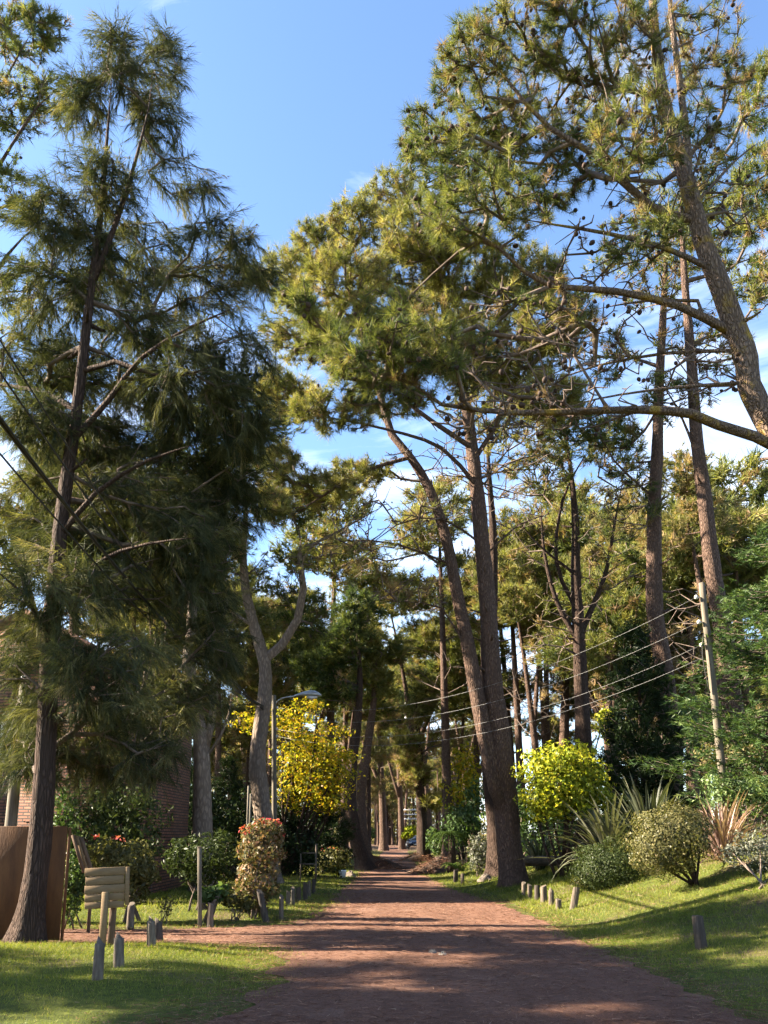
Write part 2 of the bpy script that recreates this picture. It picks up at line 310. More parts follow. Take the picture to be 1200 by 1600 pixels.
M['log'] = solid_mat('old_log', [(.3, (.04, .03, .022)), (.7, (.14, .105, .075))], 6, (1, 6, 6), bump=.015)

def lawn_mat():
    m, nt = mat_new('lawn_ground'); N = nt.nodes.new; L = nt.links.new
    ge = N('ShaderNodeNewGeometry')
    def noise(s, d=5):
        n = N('ShaderNodeTexNoise'); n.inputs['Scale'].default_value = s; n.inputs['Detail'].default_value = d; n.inputs['Roughness'].default_value = .65; L(ge.outputs['Position'], n.inputs[0]); return n
    a = noise(9, 8); g = ramp(nt, [(.3, (.034, .040, .011)), (.5, (.066, .080, .016)), (.75, (.11, .12, .025))]); L(a.outputs['Fac'], g.inputs[0])
    s = noise(7, 8); so_ = ramp(nt, [(.3, (.055, .036, .024)), (.6, (.13, .085, .058)), (.8, (.21, .15, .11))]); L(s.outputs['Fac'], so_.inputs[0])
    p = noise(.55, 6); pr = N('ShaderNodeMapRange'); pr.inputs['From Min'].default_value = .52; pr.inputs['From Max'].default_value = .66; L(p.outputs['Fac'], pr.inputs['Value'])
    mx = N('ShaderNodeMix'); mx.data_type = 'RGBA'; L(pr.outputs[0], mx.inputs[0]); L(g.outputs[0], mx.inputs[6]); L(so_.outputs[0], mx.inputs[7])
    # beyond the gardens the wood floor is needle litter
    sp = N('ShaderNodeSeparateXYZ'); L(ge.outputs['Position'], sp.inputs[0])
    fr = N('ShaderNodeMapRange'); fr.inputs['From Min'].default_value = 60; fr.inputs['From Max'].default_value = 110; L(sp.outputs['Y'], fr.inputs['Value'])
    m2 = N('ShaderNodeMix'); m2.data_type = 'RGBA'; L(fr.outputs[0], m2.inputs[0]); L(mx.outputs[2], m2.inputs[6]); L(so_.outputs[0], m2.inputs[7])
    b = N('ShaderNodeBsdfPrincipled'); b.inputs['Roughness'].default_value = .95; b.inputs['Specular IOR Level'].default_value = .1; L(m2.outputs[2], b.inputs['Base Color'])
    bz = noise(30, 5); bp = N('ShaderNodeBump'); bp.inputs['Distance'].default_value = .03; L(bz.outputs['Fac'], bp.inputs['Height']); L(bp.outputs[0], b.inputs['Normal'])
    o = N('ShaderNodeOutputMaterial'); L(b.outputs[0], o.inputs[0]); return m
def road_mat():
    m, nt = mat_new('red_dirt_road'); N = nt.nodes.new; L = nt.links.new
    ge = N('ShaderNodeNewGeometry')
    def noise(s, d=6, st=(1, 1, 1)):
        mp = N('ShaderNodeMapping'); mp.inputs['Scale'].default_value = st; L(ge.outputs['Position'], mp.inputs[0])
        n = N('ShaderNodeTexNoise'); n.inputs['Scale'].default_value = s; n.inputs['Detail'].default_value = d; n.inputs['Roughness'].default_value = .7; L(mp.outputs[0], n.inputs[0]); return n
    a = noise(60, 5); r1 = ramp(nt, [(.25, (.095, .048, .032)), (.5, (.152, .079, .053)), (.75, (.225, .126, .088))]); L(a.outputs['Fac'], r1.inputs[0])
    c = noise(.8, 5); cr = N('ShaderNodeMapRange'); cr.inputs['From Min'].default_value = .56; cr.inputs['From Max'].default_value = .72; cr.inputs['To Max'].default_value = .55; L(c.outputs['Fac'], cr.inputs['Value'])
    mx = N('ShaderNodeMix'); mx.data_type = 'RGBA'; mx.inputs[7].default_value = (.255, .165, .125, 1); L(cr.outputs[0], mx.inputs[0]); L(r1.outputs[0], mx.inputs[6])
    # packed wheel strips run along the track, looser litter between them
    w = noise(1.5, 4, (1.0, .06, 1)); wr = N('ShaderNodeMapRange'); wr.inputs['From Min'].default_value = .42; wr.inputs['From Max'].default_value = .62; wr.inputs['To Max'].default_value = .5; L(w.outputs['Fac'], wr.inputs['Value'])
    m3 = N('ShaderNodeMix'); m3.data_type = 'RGBA'; m3.inputs[7].default_value = (.082, .043, .030, 1); L(wr.outputs[0], m3.inputs[0]); L(mx.outputs[2], m3.inputs[6]); mx = m3
    b = N('ShaderNodeBsdfPrincipled'); b.inputs['Roughness'].default_value = .95; b.inputs['Specular IOR Level'].default_value = .12; L(mx.outputs[2], b.inputs['Base Color'])
    bz = noise(90, 4); bp = N('ShaderNodeBump'); bp.inputs['Distance'].default_value = .006; L(bz.outputs['Fac'], bp.inputs['Height']); L(bp.outputs[0], b.inputs['Normal'])
    o = N('ShaderNodeOutputMaterial'); L(b.outputs[0], o.inputs[0]); return m
def brick_mat():
    m, nt = mat_new('brickwork'); N = nt.nodes.new; L = nt.links.new
    tc = N('ShaderNodeTexCoord'); sp = N('ShaderNodeSeparateXYZ'); L(tc.outputs['Object'], sp.inputs[0]); ad = N('ShaderNodeMath'); L(sp.outputs['X'], ad.inputs[0]); L(sp.outputs['Y'], ad.inputs[1])
    cb = N('ShaderNodeCombineXYZ'); L(ad.outputs[0], cb.inputs[0]); L(sp.outputs['Z'], cb.inputs[1])
    br = N('ShaderNodeTexBrick'); br.inputs['Scale'].default_value = 1; br.inputs['Brick Width'].default_value = .26; br.inputs['Row Height'].default_value = .08; br.inputs['Mortar Size'].default_value = .014
    br.inputs['Color1'].default_value = (.14, .055, .035, 1); br.inputs['Color2'].default_value = (.24, .105, .065, 1); br.inputs['Mortar'].default_value = (.035, .024, .02, 1); L(cb.outputs[0], br.inputs[0])
    b = N('ShaderNodeBsdfPrincipled'); b.inputs['Roughness'].default_value = .9; L(br.outputs['Color'], b.inputs['Base Color'])
    bp = N('ShaderNodeBump'); bp.inputs['Distance'].default_value = .03; bp.invert = True; L(br.outputs['Fac'], bp.inputs['Height']); L(bp.outputs[0], b.inputs['Normal'])
    o = N('ShaderNodeOutputMaterial'); L(b.outputs[0], o.inputs[0]); return m
M['lawn'] = lawn_mat(); M['road'] = road_mat(); M['brick'] = brick_mat()

# ------------------------------------------------------------------ the setting: ground, track, driveway
def grid(xs, ys, zf):
    X, Y = np.meshgrid(xs, ys); V = np.stack([X, Y, zf(X, Y)], -1).reshape(-1, 3); n = len(xs); k = len(ys)
    i = (np.arange(k - 1)[:, None] * n + np.arange(n - 1)[None, :]).ravel()
    return V, np.stack([i, i + 1, i + n + 1, i + n], 1)
def inside(x, y):
    a = np.minimum(x - xl(y), xr(y) - x); s = np.minimum(y - dy0(x), dy1(x) - y); s = np.where(x < -1, s, -9)
    return sstep(np.maximum(a, s) / .35 - .4)
xs = np.unique(np.r_[-500, -250, -120, -70, np.linspace(-45, -14, 32), np.linspace(-14, 14, 141), np.linspace(14, 45, 32), 70, 120, 250, 500])
ys = np.unique(np.r_[-60, -20, 0, np.linspace(4, 30, 131), np.linspace(30, 60, 61), np.linspace(60, 140, 60), 200, 300, 450, 900])
V, F = grid(xs, ys, lambda x, y: gz(x, y) - .05 * inside(x, y))
tag(add('lawn', mesh('lawn', V, F, M['lawn'], smooth=True)), 'lawn and wood floor on both sides of the red dirt track', 'lawn', kind='structure')
yy = np.unique(np.r_[np.linspace(3, 30, 226), np.linspace(30, 60, 120), np.linspace(60, 135, 120)])
tt = np.linspace(0, 1, 61)
Yg = np.repeat(yy[:, None], 61, 1)
eL = .16 * wob(yy * .3, yy, 2.3) + .09 * wob(yy, yy * .7, 6.1, 2.); eR = .16 * wob(yy, yy * .4, 2.3, 3.) + .09 * wob(yy * .5, yy, 6.1, 5.)
Xg = (xl(yy) + eL)[:, None] * (1 - tt) + (xr(yy) + eR)[:, None] * tt
Zg = gz(Xg, Yg) + .012 + .012 * wob(Xg, Yg, 1.9) * np.sin(math.pi * tt) + .004 * wob(Xg, Yg, 6.) * np.sin(math.pi * tt)
i = (np.arange(len(yy) - 1)[:, None] * 61 + np.arange(60)[None, :]).ravel()
tag(add('dirt_track', mesh('dirt_track', np.stack([Xg, Yg, Zg], -1).reshape(-1, 3), np.stack([i, i + 1, i + 62, i + 61], 1), M['road'], smooth=True)),
    'red-brown dirt track covered in pine needles', 'track', kind='structure')
xx = np.linspace(-26, -1.2, 150); tt = np.linspace(0, 1, 25)
Xg = np.repeat(xx[:, None], 25, 1); Yg = (dy0(xx) + .1 * wob(xx, xx, 3))[:, None] * (1 - tt) + (dy1(xx) + .1 * wob(xx, xx * .4, 3, 2))[:, None] * tt
Zg = gz(Xg, Yg) + .008 + .008 * wob(Xg, Yg, 3.)
i = (np.arange(149)[:, None] * 25 + np.arange(24)[None, :]).ravel()
tag(add('driveway', mesh('driveway', np.stack([Xg, Yg, Zg], -1).reshape(-1, 3), np.stack([i, i + 25, i + 26, i + 1], 1), M['road'], smooth=True)),
    'red dirt driveway branching left off the track', 'driveway', kind='structure')

# ------------------------------------------------------------------ grass and litter
def blades(rng, x, y, z, h, w, lean):
    n = len(x); a = rng.uniform(0, 6.283, n); b = rng.uniform(0, 6.283, n)
    B = np.stack([x, y, z - .01], 1); S = np.stack([np.cos(a), np.sin(a), np.zeros(n)], 1) * (w / 2)[:, None]
    T = B + np.stack([np.cos(b) * lean, np.sin(b) * lean, h], 1)
    V = np.stack([B - S, B + S, T], 1).reshape(-1, 3); return V, np.arange(3 * n).reshape(-1, 3)
def scatter_grass():
    rng = np.random.default_rng(5); X = []; Y = []
    def zone(x0, x1, y0, y1, n):
        x = rng.uniform(x0, x1, n); y = rng.uniform(y0, y1, n); X.append(x); Y.append(y)
    zone(-6.5, -.8, 7.6, 14.2, 165000); zone(1.5, 9, 8.2, 16, 190000); zone(3, 13, 16, 27, 120000); zone(-13, -.5, 15.6, 24, 90000)
    zone(-9, 0, 24, 45, 45000); zone(.5, 8, 22, 45, 60000); zone(-12, 6, 45, 90, 20000)
    x = np.concatenate(X); y = np.concatenate(Y)
    dens = .5 + .5 * wob(x, y, 1.1) + .25 * wob(x, y, 4.)
    bare = sstep((9.6 - y) / 1.2) * (x < 0)
    keep = ~on_road(x, y, -.02 + .2 * rng.normal(size=len(x))) & (rng.uniform(size=len(x)) < np.clip(.35 + dens, .12, 1) * (1 - .75 * bare))
    x = x[keep]; y = y[keep]; n = len(x); sc = np.clip(y / 13, .75, 4)
    h = rng.gamma(5, .0078, n) * np.clip(sc, .8, 1.6); w = .0065 * sc * rng.uniform(.7, 1.4, n)
    V, F = blades(rng, x, y, gz(x, y), h, w, h * rng.uniform(.2, 1.0, n))
    r = np.clip(.42 + .22 * wob(x, y, .8, 1.) + rng.normal(0, .17, n), 0, .9); dry = rng.uniform(size=n) < .08 + .12 * (wob(x, y, .5, 3.) > .5); r[dry] = rng.uniform(.9, 1, dry.sum())
    tag(add('grass', mesh('grass', V, F, M['grass'], r)), 'short mown grass beside the track', 'grass', kind='stuff')
    # fallen needles
    n = 120000; y = 7.8 + 17 * rng.uniform(0, 1, n) ** 1.7; x = rng.uniform(-9.5, 8.5, n)
    k = on_road(x, y, .12 + .55 * np.abs(rng.normal(size=n))) | ((x > 4.3) & (y > 14) & (rng.uniform(size=n) < .35)); x = x[k]; y = y[k]; n = len(x)
    a = rng.uniform(0, 6.283, n); l = rng.uniform(.05, .16, n); w = np.clip(y / 11, .8, 1.25) * .0062
    D = np.stack([np.cos(a) * l, np.sin(a) * l, rng.uniform(-.01, .02, n)], 1) / 2; S = np.stack([-np.sin(a), np.cos(a), rng.normal(0, .4, n)], 1) * (w / 2)[:, None]
    C = np.stack([x, y, gz(x, y) + .026 + rng.uniform(0, .012, n)], 1)
    V = np.stack([C - D - S, C + D, C - D + S], 1).reshape(-1, 3)
    tag(add('fallen_needles', mesh('fallen_needles', V, np.arange(3 * n).reshape(-1, 3), M['litter'], rng.beta(2, 2.6, n))), 'fallen pine needles scattered over the track', 'pine needles', kind='stuff')
scatter_grass()

# ------------------------------------------------------------------ tree growing
def grow(rng, paths, clumps, seg=.45, tip=.007, ex=2.55, down=.8, curv=.07):
    """paths: [(pts, r0, r1)], first is the trunk. clumps: [(centre, radii, n, leafy, brown)]"""
    pos = []; par = []; fr = []; plen = []; ranges = []
    for k, (pts, r0, r1) in enumerate(paths):
        pts = smooth_path(pts, seg); n = len(pts); t = np.linspace(0, 1, n)
        rr = (r0 * (1 - t) + r1 * t) * (1 - .85 * t ** 8); s0 = len(pos)
        if k: d = np.linalg.norm(np.array(pos) - pts[0], axis=1); p0 = int(d.argmin())
        else: p0 = -1
        for i_ in range(n):
            pr = p0 if i_ == 0 else len(pos) - 1
            plen.append(0 if pr < 0 else plen[pr] + np.linalg.norm(pts[i_] - pos[pr])); pos.append(pts[i_]); par.append(pr); fr.append(rr[i_])
        ranges.append((s0, len(pos), p0))
    nexp = len(pos); A = []
    for c, r, n, leafy, brown in clumps:
        u = nrm(rng.normal(size=(n, 3))) * (rng.uniform(.15, 1, (n, 1)) ** .45)
        A.append(np.hstack([c + u * np.asarray(r), np.full((n, 1), leafy), np.full((n, 1), brown), u]))
    A = np.vstack(A)
    cap = nexp + len(A) * 14; N = np.zeros((cap, 3)); N[:nexp] = pos; PL = np.zeros(cap); PL[:nexp] = plen; PA = np.full(cap, -1); PA[:nexp] = par
    dmin = np.full(len(A), 1e9)
    for j in range(0, nexp, 3): dmin = np.minimum(dmin, np.linalg.norm(A[:, :3] - N[j], axis=1))
    A = A[np.argsort(dmin + rng.normal(0, .15, len(A)))]
    cnt = nexp; tips = np.zeros(len(A), int); DR = np.zeros((cap, 3)); DM = np.ones(cap)
    for j in range(nexp): DR[j] = nrm(N[j] - N[par[j]]) if par[j] >= 0 else (0, 0, 1)
    DM[:nexp] = .35
    z0 = N[0, 2]
    for q, a in enumerate(A):
        p = a[:3]; dv = p - N[:cnt]; d = np.sqrt((dv ** 2).sum(1))
        cosa = (dv * DR[:cnt]).sum(1) / np.maximum(d, 1e-6)
        cost = d * (1 + .45 * (1 - cosa) * DM[:cnt]) + .10 * PL[:cnt] + down * np.maximum(0, -dv[:, 2] - .25 * d)
        j = int(cost.argmin()); dd = d[j]; m = min(12, max(1, int(dd / seg))); b = j
        bow = nrm(rng.normal(size=3)) * dd * curv + np.array([0, 0, -.05 * dd])
        for s in range(1, m + 1):
            t = s / m; q_ = N[j] + (p - N[j]) * t + bow * 4 * t * (1 - t) + (rng.normal(0, .012 * dd / m + .006, 3) if s < m else 0)
            N[cnt] = q_; PA[cnt] = b; PL[cnt] = PL[b] + dd / m; DR[cnt] = nrm(q_ - N[b]); b = cnt; cnt += 1
        tips[q] = b
    N = N[:cnt]; PA = PA[:cnt]; acc = np.zeros(cnt); acc[tips] += tip ** ex; R = np.zeros(cnt)
    for j in range(cnt - 1, -1, -1):
        R[j] = max(tip * .8, acc[j] ** (1 / ex)); 
        if PA[j] >= 0: acc[PA[j]] += acc[j] if acc[j] > 0 else tip ** ex
    R = np.minimum(R, .16); R[:nexp] = fr
    return dict(N=N, PA=PA, R=R, nexp=nexp, tips=tips, A=A, ranges=ranges, paths=paths)
def prisms(N, PA, R, idx, n=4):
    a = N[PA[idx]]; b = N[idx]; ra = np.minimum(R[PA[idx]], R[idx] * 1.5 + .004); rb = R[idx]
    t = nrm(b - a); ref = np.where(np.abs(t[:, 2:3]) > .9, np.array([[1., 0, 0]]), np.array([[0, 0, 1.]])); u = nrm(np.cross(t, ref)); v = np.cross(t, u)
    ang = np.linspace(0, 2 * math.pi, n, endpoint=False); cs = np.cos(ang)[None, :, None]; sn = np.sin(ang)[None, :, None]
    ring = u[:, None] * cs + v[:, None] * sn
    V = np.concatenate([a[:, None] + ring * ra[:, None, None], b[:, None] + ring * rb[:, None, None]], 1)
    base = np.arange(len(idx))[:, None] * 2 * n; F = []
    for i_ in range(n):
        j = (i_ + 1) % n; F.append(np.stack([base[:, 0] + i_, base[:, 0] + j, base[:, 0] + n + j, base[:, 0] + n + i_], 1))
    return V.reshape(-1, 3), np.concatenate(F)
def needles(rng, C, D, rn, n, length, width, spread, shoot, droop=0., lenvar=.3, jit=.08):
    T = len(C); C = np.repeat(C, n, 0); D = np.repeat(D, n, 0); r = np.repeat(rn, n) + rng.normal(0, jit * .6, T * n)
    B = C + D * (rng.uniform(-.5, .5, (T * n, 1)) * shoot)
    d = nrm(D + rng.normal(size=(T * n, 3)) * spread + np.array([0, 0, -droop])); l = length * rng.uniform(1 - lenvar, 1 + lenvar, (T * n, 1)) * np.repeat(rng.uniform(.62, 1.25, (T, 1)), n, 0)
    s = nrm(np.cross(d, rng.normal(size=(T * n, 3)))) * (width / 2)
    V = np.stack([B - s, B + s, B + d * l], 1).reshape(-1, 3)
    return V, np.arange(3 * T * n).reshape(-1, 3), r
def tufts(rng, g, per, spread_pos, up=.35, rnd_mean=.45, rnd_sd=.2, outw=.6):
    A = g['A']; tips = g['tips']; N = g['N']; PA = g['PA']
    leafy = rng.uniform(size=len(A)) < A[:, 3]; ti = tips[leafy]; Al = A[leafy]
    d0 = nrm(N[ti] - N[PA[ti]]); K = len(ti)
    sl_ = np.repeat(d0 * np.minimum(np.linalg.norm(N[ti] - N[PA[ti]], axis=1, keepdims=True), 3 * spread_pos), per, 0)
    C = np.repeat(N[ti], per, 0) - sl_ * rng.uniform(0, 1, (K * per, 1)) + rng.normal(0, spread_pos * .35, (K * per, 3)); D = np.repeat(d0 * .8 + Al[:, 5:8] * outw, per, 0)
    D = nrm(D + rng.normal(0, .45, (K * per, 3)) + np.array([0, 0, up]))
    br = np.repeat(rng.uniform(size=K) < Al[:, 4], per); grp = np.repeat(rng.normal(rnd_mean, rnd_sd, K), per)
    rn = np.clip(grp + rng.normal(0, rnd_sd * .5, K * per), 0, .88); rn = np.where(br, rng.uniform(.92, 1., K * per), rn)
    return C, D, rn
def cone_mesh(rng, C, s):
    # small egg of 6x3 facets per cone
    ang = np.linspace(0, 2 * math.pi, 6, endpoint=False); prof = [(0, -.6), (.38, -.35), (.5, 0), (.34, .45), (0, .75)]; base = []
    for r, z in prof[1:4]: base += [(r * math.cos(a), r * math.sin(a), z) for a in ang]
    base = np.array([(0, 0, -.6)] + base + [(0, 0, .75)]); F = []
    for i_ in range(6):
        j = (i_ + 1) % 6; F += [(0, 1 + j, 1 + i_), (19, 13 + i_, 13 + j)]
        for k in (0, 6): F += [(1 + k + i_, 1 + k + j, 7 + k + j), (1 + k + i_, 7 + k + j, 7 + k + i_)]
    F = np.array(F); T = len(C); ax = nrm(rng.normal(size=(T, 3)) + np.array([0, 0, -.6])); u = nrm(np.cross(ax, rng.normal(size=(T, 3)))); v = np.cross(ax, u)
    sc = s * rng.uniform(.7, 1.2, (T, 1, 1))
    V = C[:, None] + sc * (base[None, :, 0:1] * u[:, None] + base[None, :, 1:2] * v[:, None] + base[None, :, 2:3] * ax[:, None])
    return V.reshape(-1, 3), (F[None] + (np.arange(T) * 20)[:, None, None]).reshape(-1, 3)
def tree(name, label, cat, seed, paths, clumps, bark, leaf, fol, twig='twig', group=None, cones=0, seg=.45, tip=.007, sides=14, jit=.05, flare=.5, down=.8, tuft=None, twsides=4, stubs=0):
    rng = np.random.default_rng(seed); g = grow(rng, paths, clumps, seg, tip, down=down)
    o = np.array(paths[0][0][0], float); root = thing(name, label, cat, o, group)
    for k, (a, b, p0) in enumerate(g['ranges']):
        pts = g['N'][a:b]; rr = g['R'][a:b]
        if k: pts = np.vstack([g['N'][p0], pts]) if np.linalg.norm(g['N'][p0] - pts[0]) > .05 else pts; rr = np.r_[rr[0], rr] if len(pts) > len(rr) else rr
        pts = smooth_path(pts, .16 if sides > 10 else .4) if k == 0 else pts
        rr = np.interp(np.linspace(0, 1, len(pts)), np.linspace(0, 1, len(rr)), rr)
        V, F = loft(pts, rr, sides if rr[0] > .06 else 7, jit, rng, flare if k == 0 else 0)
        n = sides if rr[0] > .06 else 7; F.append(tuple(range(len(V) - n, len(V))))
        add('trunk' if k == 0 else 'limb', mesh('trunk', V - o, F, M[bark], smooth=True), root)
    idx = np.arange(g['nexp'], len(g['N'])); V, F = prisms(g['N'], g['PA'], g['R'], idx, twsides)
    tag(add('branches', mesh('branches', V - o, F, M[twig], smooth=True), root), kind='stuff')
    for q in range(stubs):                     # broken dead stubs on the trunk
        a, b, _ = g['ranges'][0]; j = int(a + (b - a) * rng.uniform(.12, .75)); an = rng.uniform(0, 6.283); p = g['N'][j]; d = np.array([math.cos(an), math.sin(an), rng.uniform(-.1, .5)]); l = g['R'][j] + rng.uniform(.12, .5)
        V, F = loft(np.array([p + d * g['R'][j] * .5, p + d * l * .7, p + d * l + np.array([0, 0, .03])]), np.array([.045, .03, .018]) * rng.uniform(.7, 1.3), 6); F.append((12, 13, 14, 15, 16, 17)); add('branch_stub', mesh('branch_stub', V - o, F, M[bark], smooth=True), root)
    t = dict(per=4, sp=.13, up=.35, mean=.45, sd=.2, outw=.6); t.update(tuft or {})
    C, D, rn = tufts(rng, g, t['per'], t['sp'], t['up'], t['mean'], t['sd'], t['outw'])
    if len(C):
        V, F, r = needles(rng, C, D, rn, **fol); add('crown', mesh('crown', V - o, F, M[leaf], np.clip(r, 0, 1)), root)
    if cones:
        j = rng.choice(np.arange(g['nexp'], len(g['N'])), cones); C = g['N'][j] + rng.normal(0, .05, (cones, 3))
        V, F = cone_mesh(rng, C, .075); tag(add('pine_cones', mesh('pine_cones', V - o, F, M['cone'], smooth=False), root), kind='stuff')
    return root
def cl(px, py, Y, rx, ry, n, leafy=1., brown=.05, ryd=None):
    k = mpp(px, py, Y); c = P(px, py, Y); return (c, (rx * k, ryd if ryd else max(rx, ry) * k, ry * k), n, leafy, brown)
def pp(Ys, pts):
    Ys = np.broadcast_to(Ys, (len(pts),)) if np.isscalar(Ys) else np.interp(np.linspace(0, 1, len(pts)), np.linspace(0, 1, len(Ys)), Ys)
    return np.array([P(a, b, y) for (a, b), y in zip(pts, Ys)])
FOL = lambda n=14, l=.16, w=.008, s=.55, sh=.12, dr=0.: dict(n=n, length=l, width=w, spread=s, shoot=sh, droop=dr)
# ------------------------------------------------------------------ the big trees, each traced at its own distance
def based(base_px, Y, pts):
    """trunk path: a first point on the ground under base_px, then the traced points"""
    b = P(base_px[0], base_px[1], Y); b[2] = float(gz(b[0], b[1])) - .05
    return np.vstack([b, pp(Y, pts)])

# 1 soft drooping she-oak at the left
cas_c = [(185, 95, 40, 60), (255, 105, 26, 52), (130, 165, 40, 52), (245, 195, 45, 45), (285, 282, 60, 16), (165, 285, 62, 45), (80, 335, 50, 45),
         (235, 395, 60, 50), (350, 383, 70, 22), (85, 455, 80, 55), (190, 490, 85, 45), (320, 455, 80, 30), (400, 430, 35, 25), (60, 570, 70, 45), (240, 610, 85, 35), (360, 560, 75, 45),
         (310, 700, 95, 55), (110, 690, 100, 50), (210, 780, 105, 55), (350, 790, 65, 60), (60, 790, 65, 60), (95, 920, 95, 65), (225, 900, 105, 70), (320, 890, 60, 70),
         (50, 1030, 70, 65), (165, 1040, 95, 70), (280, 1020, 80, 60), (130, 1130, 105, 45), (235, 1120, 75, 50), (345, 1000, 40, 60), (35, 1140, 45, 60), (300, 1090, 50, 40), (60, 1190, 50, 40), (150, 1190, 55, 40), (235, 1180, 45, 40), (110, 560, 60, 40), (180, 700, 60, 50), (60, 660, 60, 50), (300, 610, 85, 45), (385, 660, 50, 55), (150, 610, 70, 40), (250, 520, 60, 35), (360, 740, 55, 45), (150, 400, 60, 40), (100, 850, 70, 50), (280, 830, 70, 50)]
rg = random.Random(3)
CC = [cl(x, y, 14.2 + rg.uniform(-1.3, 1.7), rx, ry, int((18 + rx * ry / 62) * (1.1 if y < 800 else .9)), 1., .03) for x, y, rx, ry in cas_c]
tree('she_oak', 'tall drooping feathery she-oak rising past the rusted steel panel', 'tree', 11,
     [(based((38, 1490), 13.3, [(50, 1410), (66, 1260), (80, 1000), (95, 820), (122, 620), (140, 470), (158, 330), (166, 230), (175, 120)]), .185, .025),
      (pp([13.3, 13.0], [(142, 450), (188, 330), (212, 250), (232, 170), (240, 110)]), .055, .015),
      (pp([13.3, 12.2], [(112, 690), (170, 625), (220, 560), (300, 510), (370, 480)]), .06, .015),
      (pp([13.3, 14.2], [(120, 640), (60, 610), (0, 600), (-60, 560)]), .06, .02),
      (pp([13.3, 12.4], [(128, 580), (180, 565), (260, 590), (340, 570)]), .05, .012),
      (pp([13.3, 12.4], [(92, 840), (150, 770), (230, 720), (320, 690)]), .06, .012),
      (pp([13.3, 12.0], [(84, 960), (150, 880), (230, 850), (310, 840)]), .05, .012),
      (pp([13.3, 12.5], [(80, 1020), (40, 930), (-20, 880)]), .05, .015)],
     CC, 'bark_dark', 'casuarina', FOL(36, .27, .0085, .32, .6, .55), flare=.8, stubs=6, seg=.4, tip=.006, tuft=dict(per=3, sp=.18, up=-.45, mean=.42, sd=.24, outw=.7))

tree('pine', 'pine crown filling the top left corner, behind the she-oak', 'tree', 23,
     [(based((-75, 1450), 17., [(-60, 1200), (-50, 900), (-45, 600), (-40, 350), (-35, 150), (-30, 0)]), .28, .06),
      (pp([17, 16.5], [(-42, 330), (10, 240), (60, 165), (100, 130)]), .06, .015), (pp([17, 16.5], [(-40, 220), (10, 120), (50, 50)]), .05, .015), (pp([17, 17], [(-44, 500), (10, 400), (60, 350)]), .06, .015)],
     [cl(30, 60, 17, 55, 50, 90, 1, .08), cl(80, 45, 17, 32, 30, 40, 1, .08), cl(30, 170, 17, 60, 45, 80, 1, .08), cl(85, 150, 17, 30, 40, 40, 1, .05), cl(20, 300, 17, 60, 50, 80, 1, .1), cl(-60, 200, 17, 60, 90, 90, 1, .1), cl(10, 440, 17, 60, 50, 60, 1, .1), cl(0, 0, 17, 60, 40, 60, 1, .1), cl(20, 560, 17, 50, 50, 40, .4, .3)],
     'bark', 'needle', FOL(15, .2, .015, .6, .14), cones=90, seg=.5, tuft=dict(per=4, sp=.15, mean=.42))
# 2 big leaning pine whose trunk enters at the right edge
b2 = np.array([[9.3, 12.0, float(gz(9.3, 12.0)) - .05], [9.0, 12.1, 2.2], [8.2, 12.3, 5.0]])
t2 = np.vstack([b2, pp(12.5, [(1200, 660), (1165, 560), (1130, 460), (1100, 380), (1078, 300), (1056, 225), (1036, 150), (1024, 60), (1015, -60), (1000, -200)])])
lm = [([12.5, 11.2], [(1215, 700), (1180, 682), (1120, 663), (1080, 646), (1000, 640), (900, 643), (800, 645), (740, 640), (690, 632), (645, 600), (600, 565)], .085, .025),
      ([12.5, 11.3], [(1135, 515), (1060, 478), (960, 455), (860, 447), (820, 425), (780, 388), (735, 362), (690, 350)], .075, .02),
      ([12.5, 11.6], [(1080, 345), (1020, 325), (970, 280), (930, 242), (860, 200), (820, 160), (780, 108), (740, 70)], .075, .02),
      ([12.5, 11.2], [(1110, 420), (1040, 388), (950, 365), (860, 350), (800, 340)], .05, .015),
      ([12.5, 13.0], [(1075, 295), (1074, 230), (1062, 130), (1048, 20), (1040, -100)], .075, .03),
      ([12.5, 13.2], [(1140, 548), (1040, 552), (930, 572), (850, 602)], .035, .012), ([12.5, 11.8], [(1160, 598), (1050, 606), (930, 624), (830, 656)], .03, .01),
      ([12.5, 12.5], [(1090, 470), (1010, 470), (930, 483)], .03, .01), ([12.5, 13.2], [(1030, 150), (930, 130), (830, 90)], .05, .015), ([12.5, 13.5], [(1070, 250), (1120, 190), (1150, 120)], .04, .012),
      ([12.5, 11.9], [(1060, 220), (960, 215), (890, 190)], .04, .012), ([12.5, 13.4], [(1085, 320), (1150, 250), (1190, 220)], .035, .012)]
c2 = [(735, 75, 50, 45, 60, .1), (815, 40, 80, 50, 90, .1), (910, 50, 80, 55, 90, .15), (700, 120, 25, 45, 35, .05), (985, 70, 55, 70, 70, .4), (1095, 50, 55, 50, 50, .3), (1120, 120, 50, 35, 45, .35), (880, 150, 85, 50, 80, .15),
      (780, 170, 60, 40, 60, .1), (1000, 200, 80, 60, 60, .2), (1095, 220, 50, 60, 40, .2),
      (745, 225, 75, 55, 95, .02), (835, 275, 90, 50, 110, .02), (690, 255, 60, 45, 70, .02), (650, 210, 22, 35, 26, .02), (760, 320, 100, 35, 80, .03), (920, 230, 70, 40, 60, .05), (700, 340, 45, 30, 36, .02), (1000, 370, 60, 22, 26, .05),
      (655, 540, 65, 50, 75, .12), (610, 500, 55, 40, 60, .03), (720, 570, 60, 40, 60, .25), (560, 560, 55, 40, 50, .04), (600, 610, 70, 26, 50, .15), (500, 530, 40, 35, 30, .03), (470, 470, 30, 25, 20, .03)]
C2 = [cl(x, y, 11.6 + rg.uniform(-1.0, 1.8), rx * 1.12, ry * 1.12, int(n * (1.75 if y < 200 else 2.1)), 1., br) for x, y, rx, ry, n, br in c2]
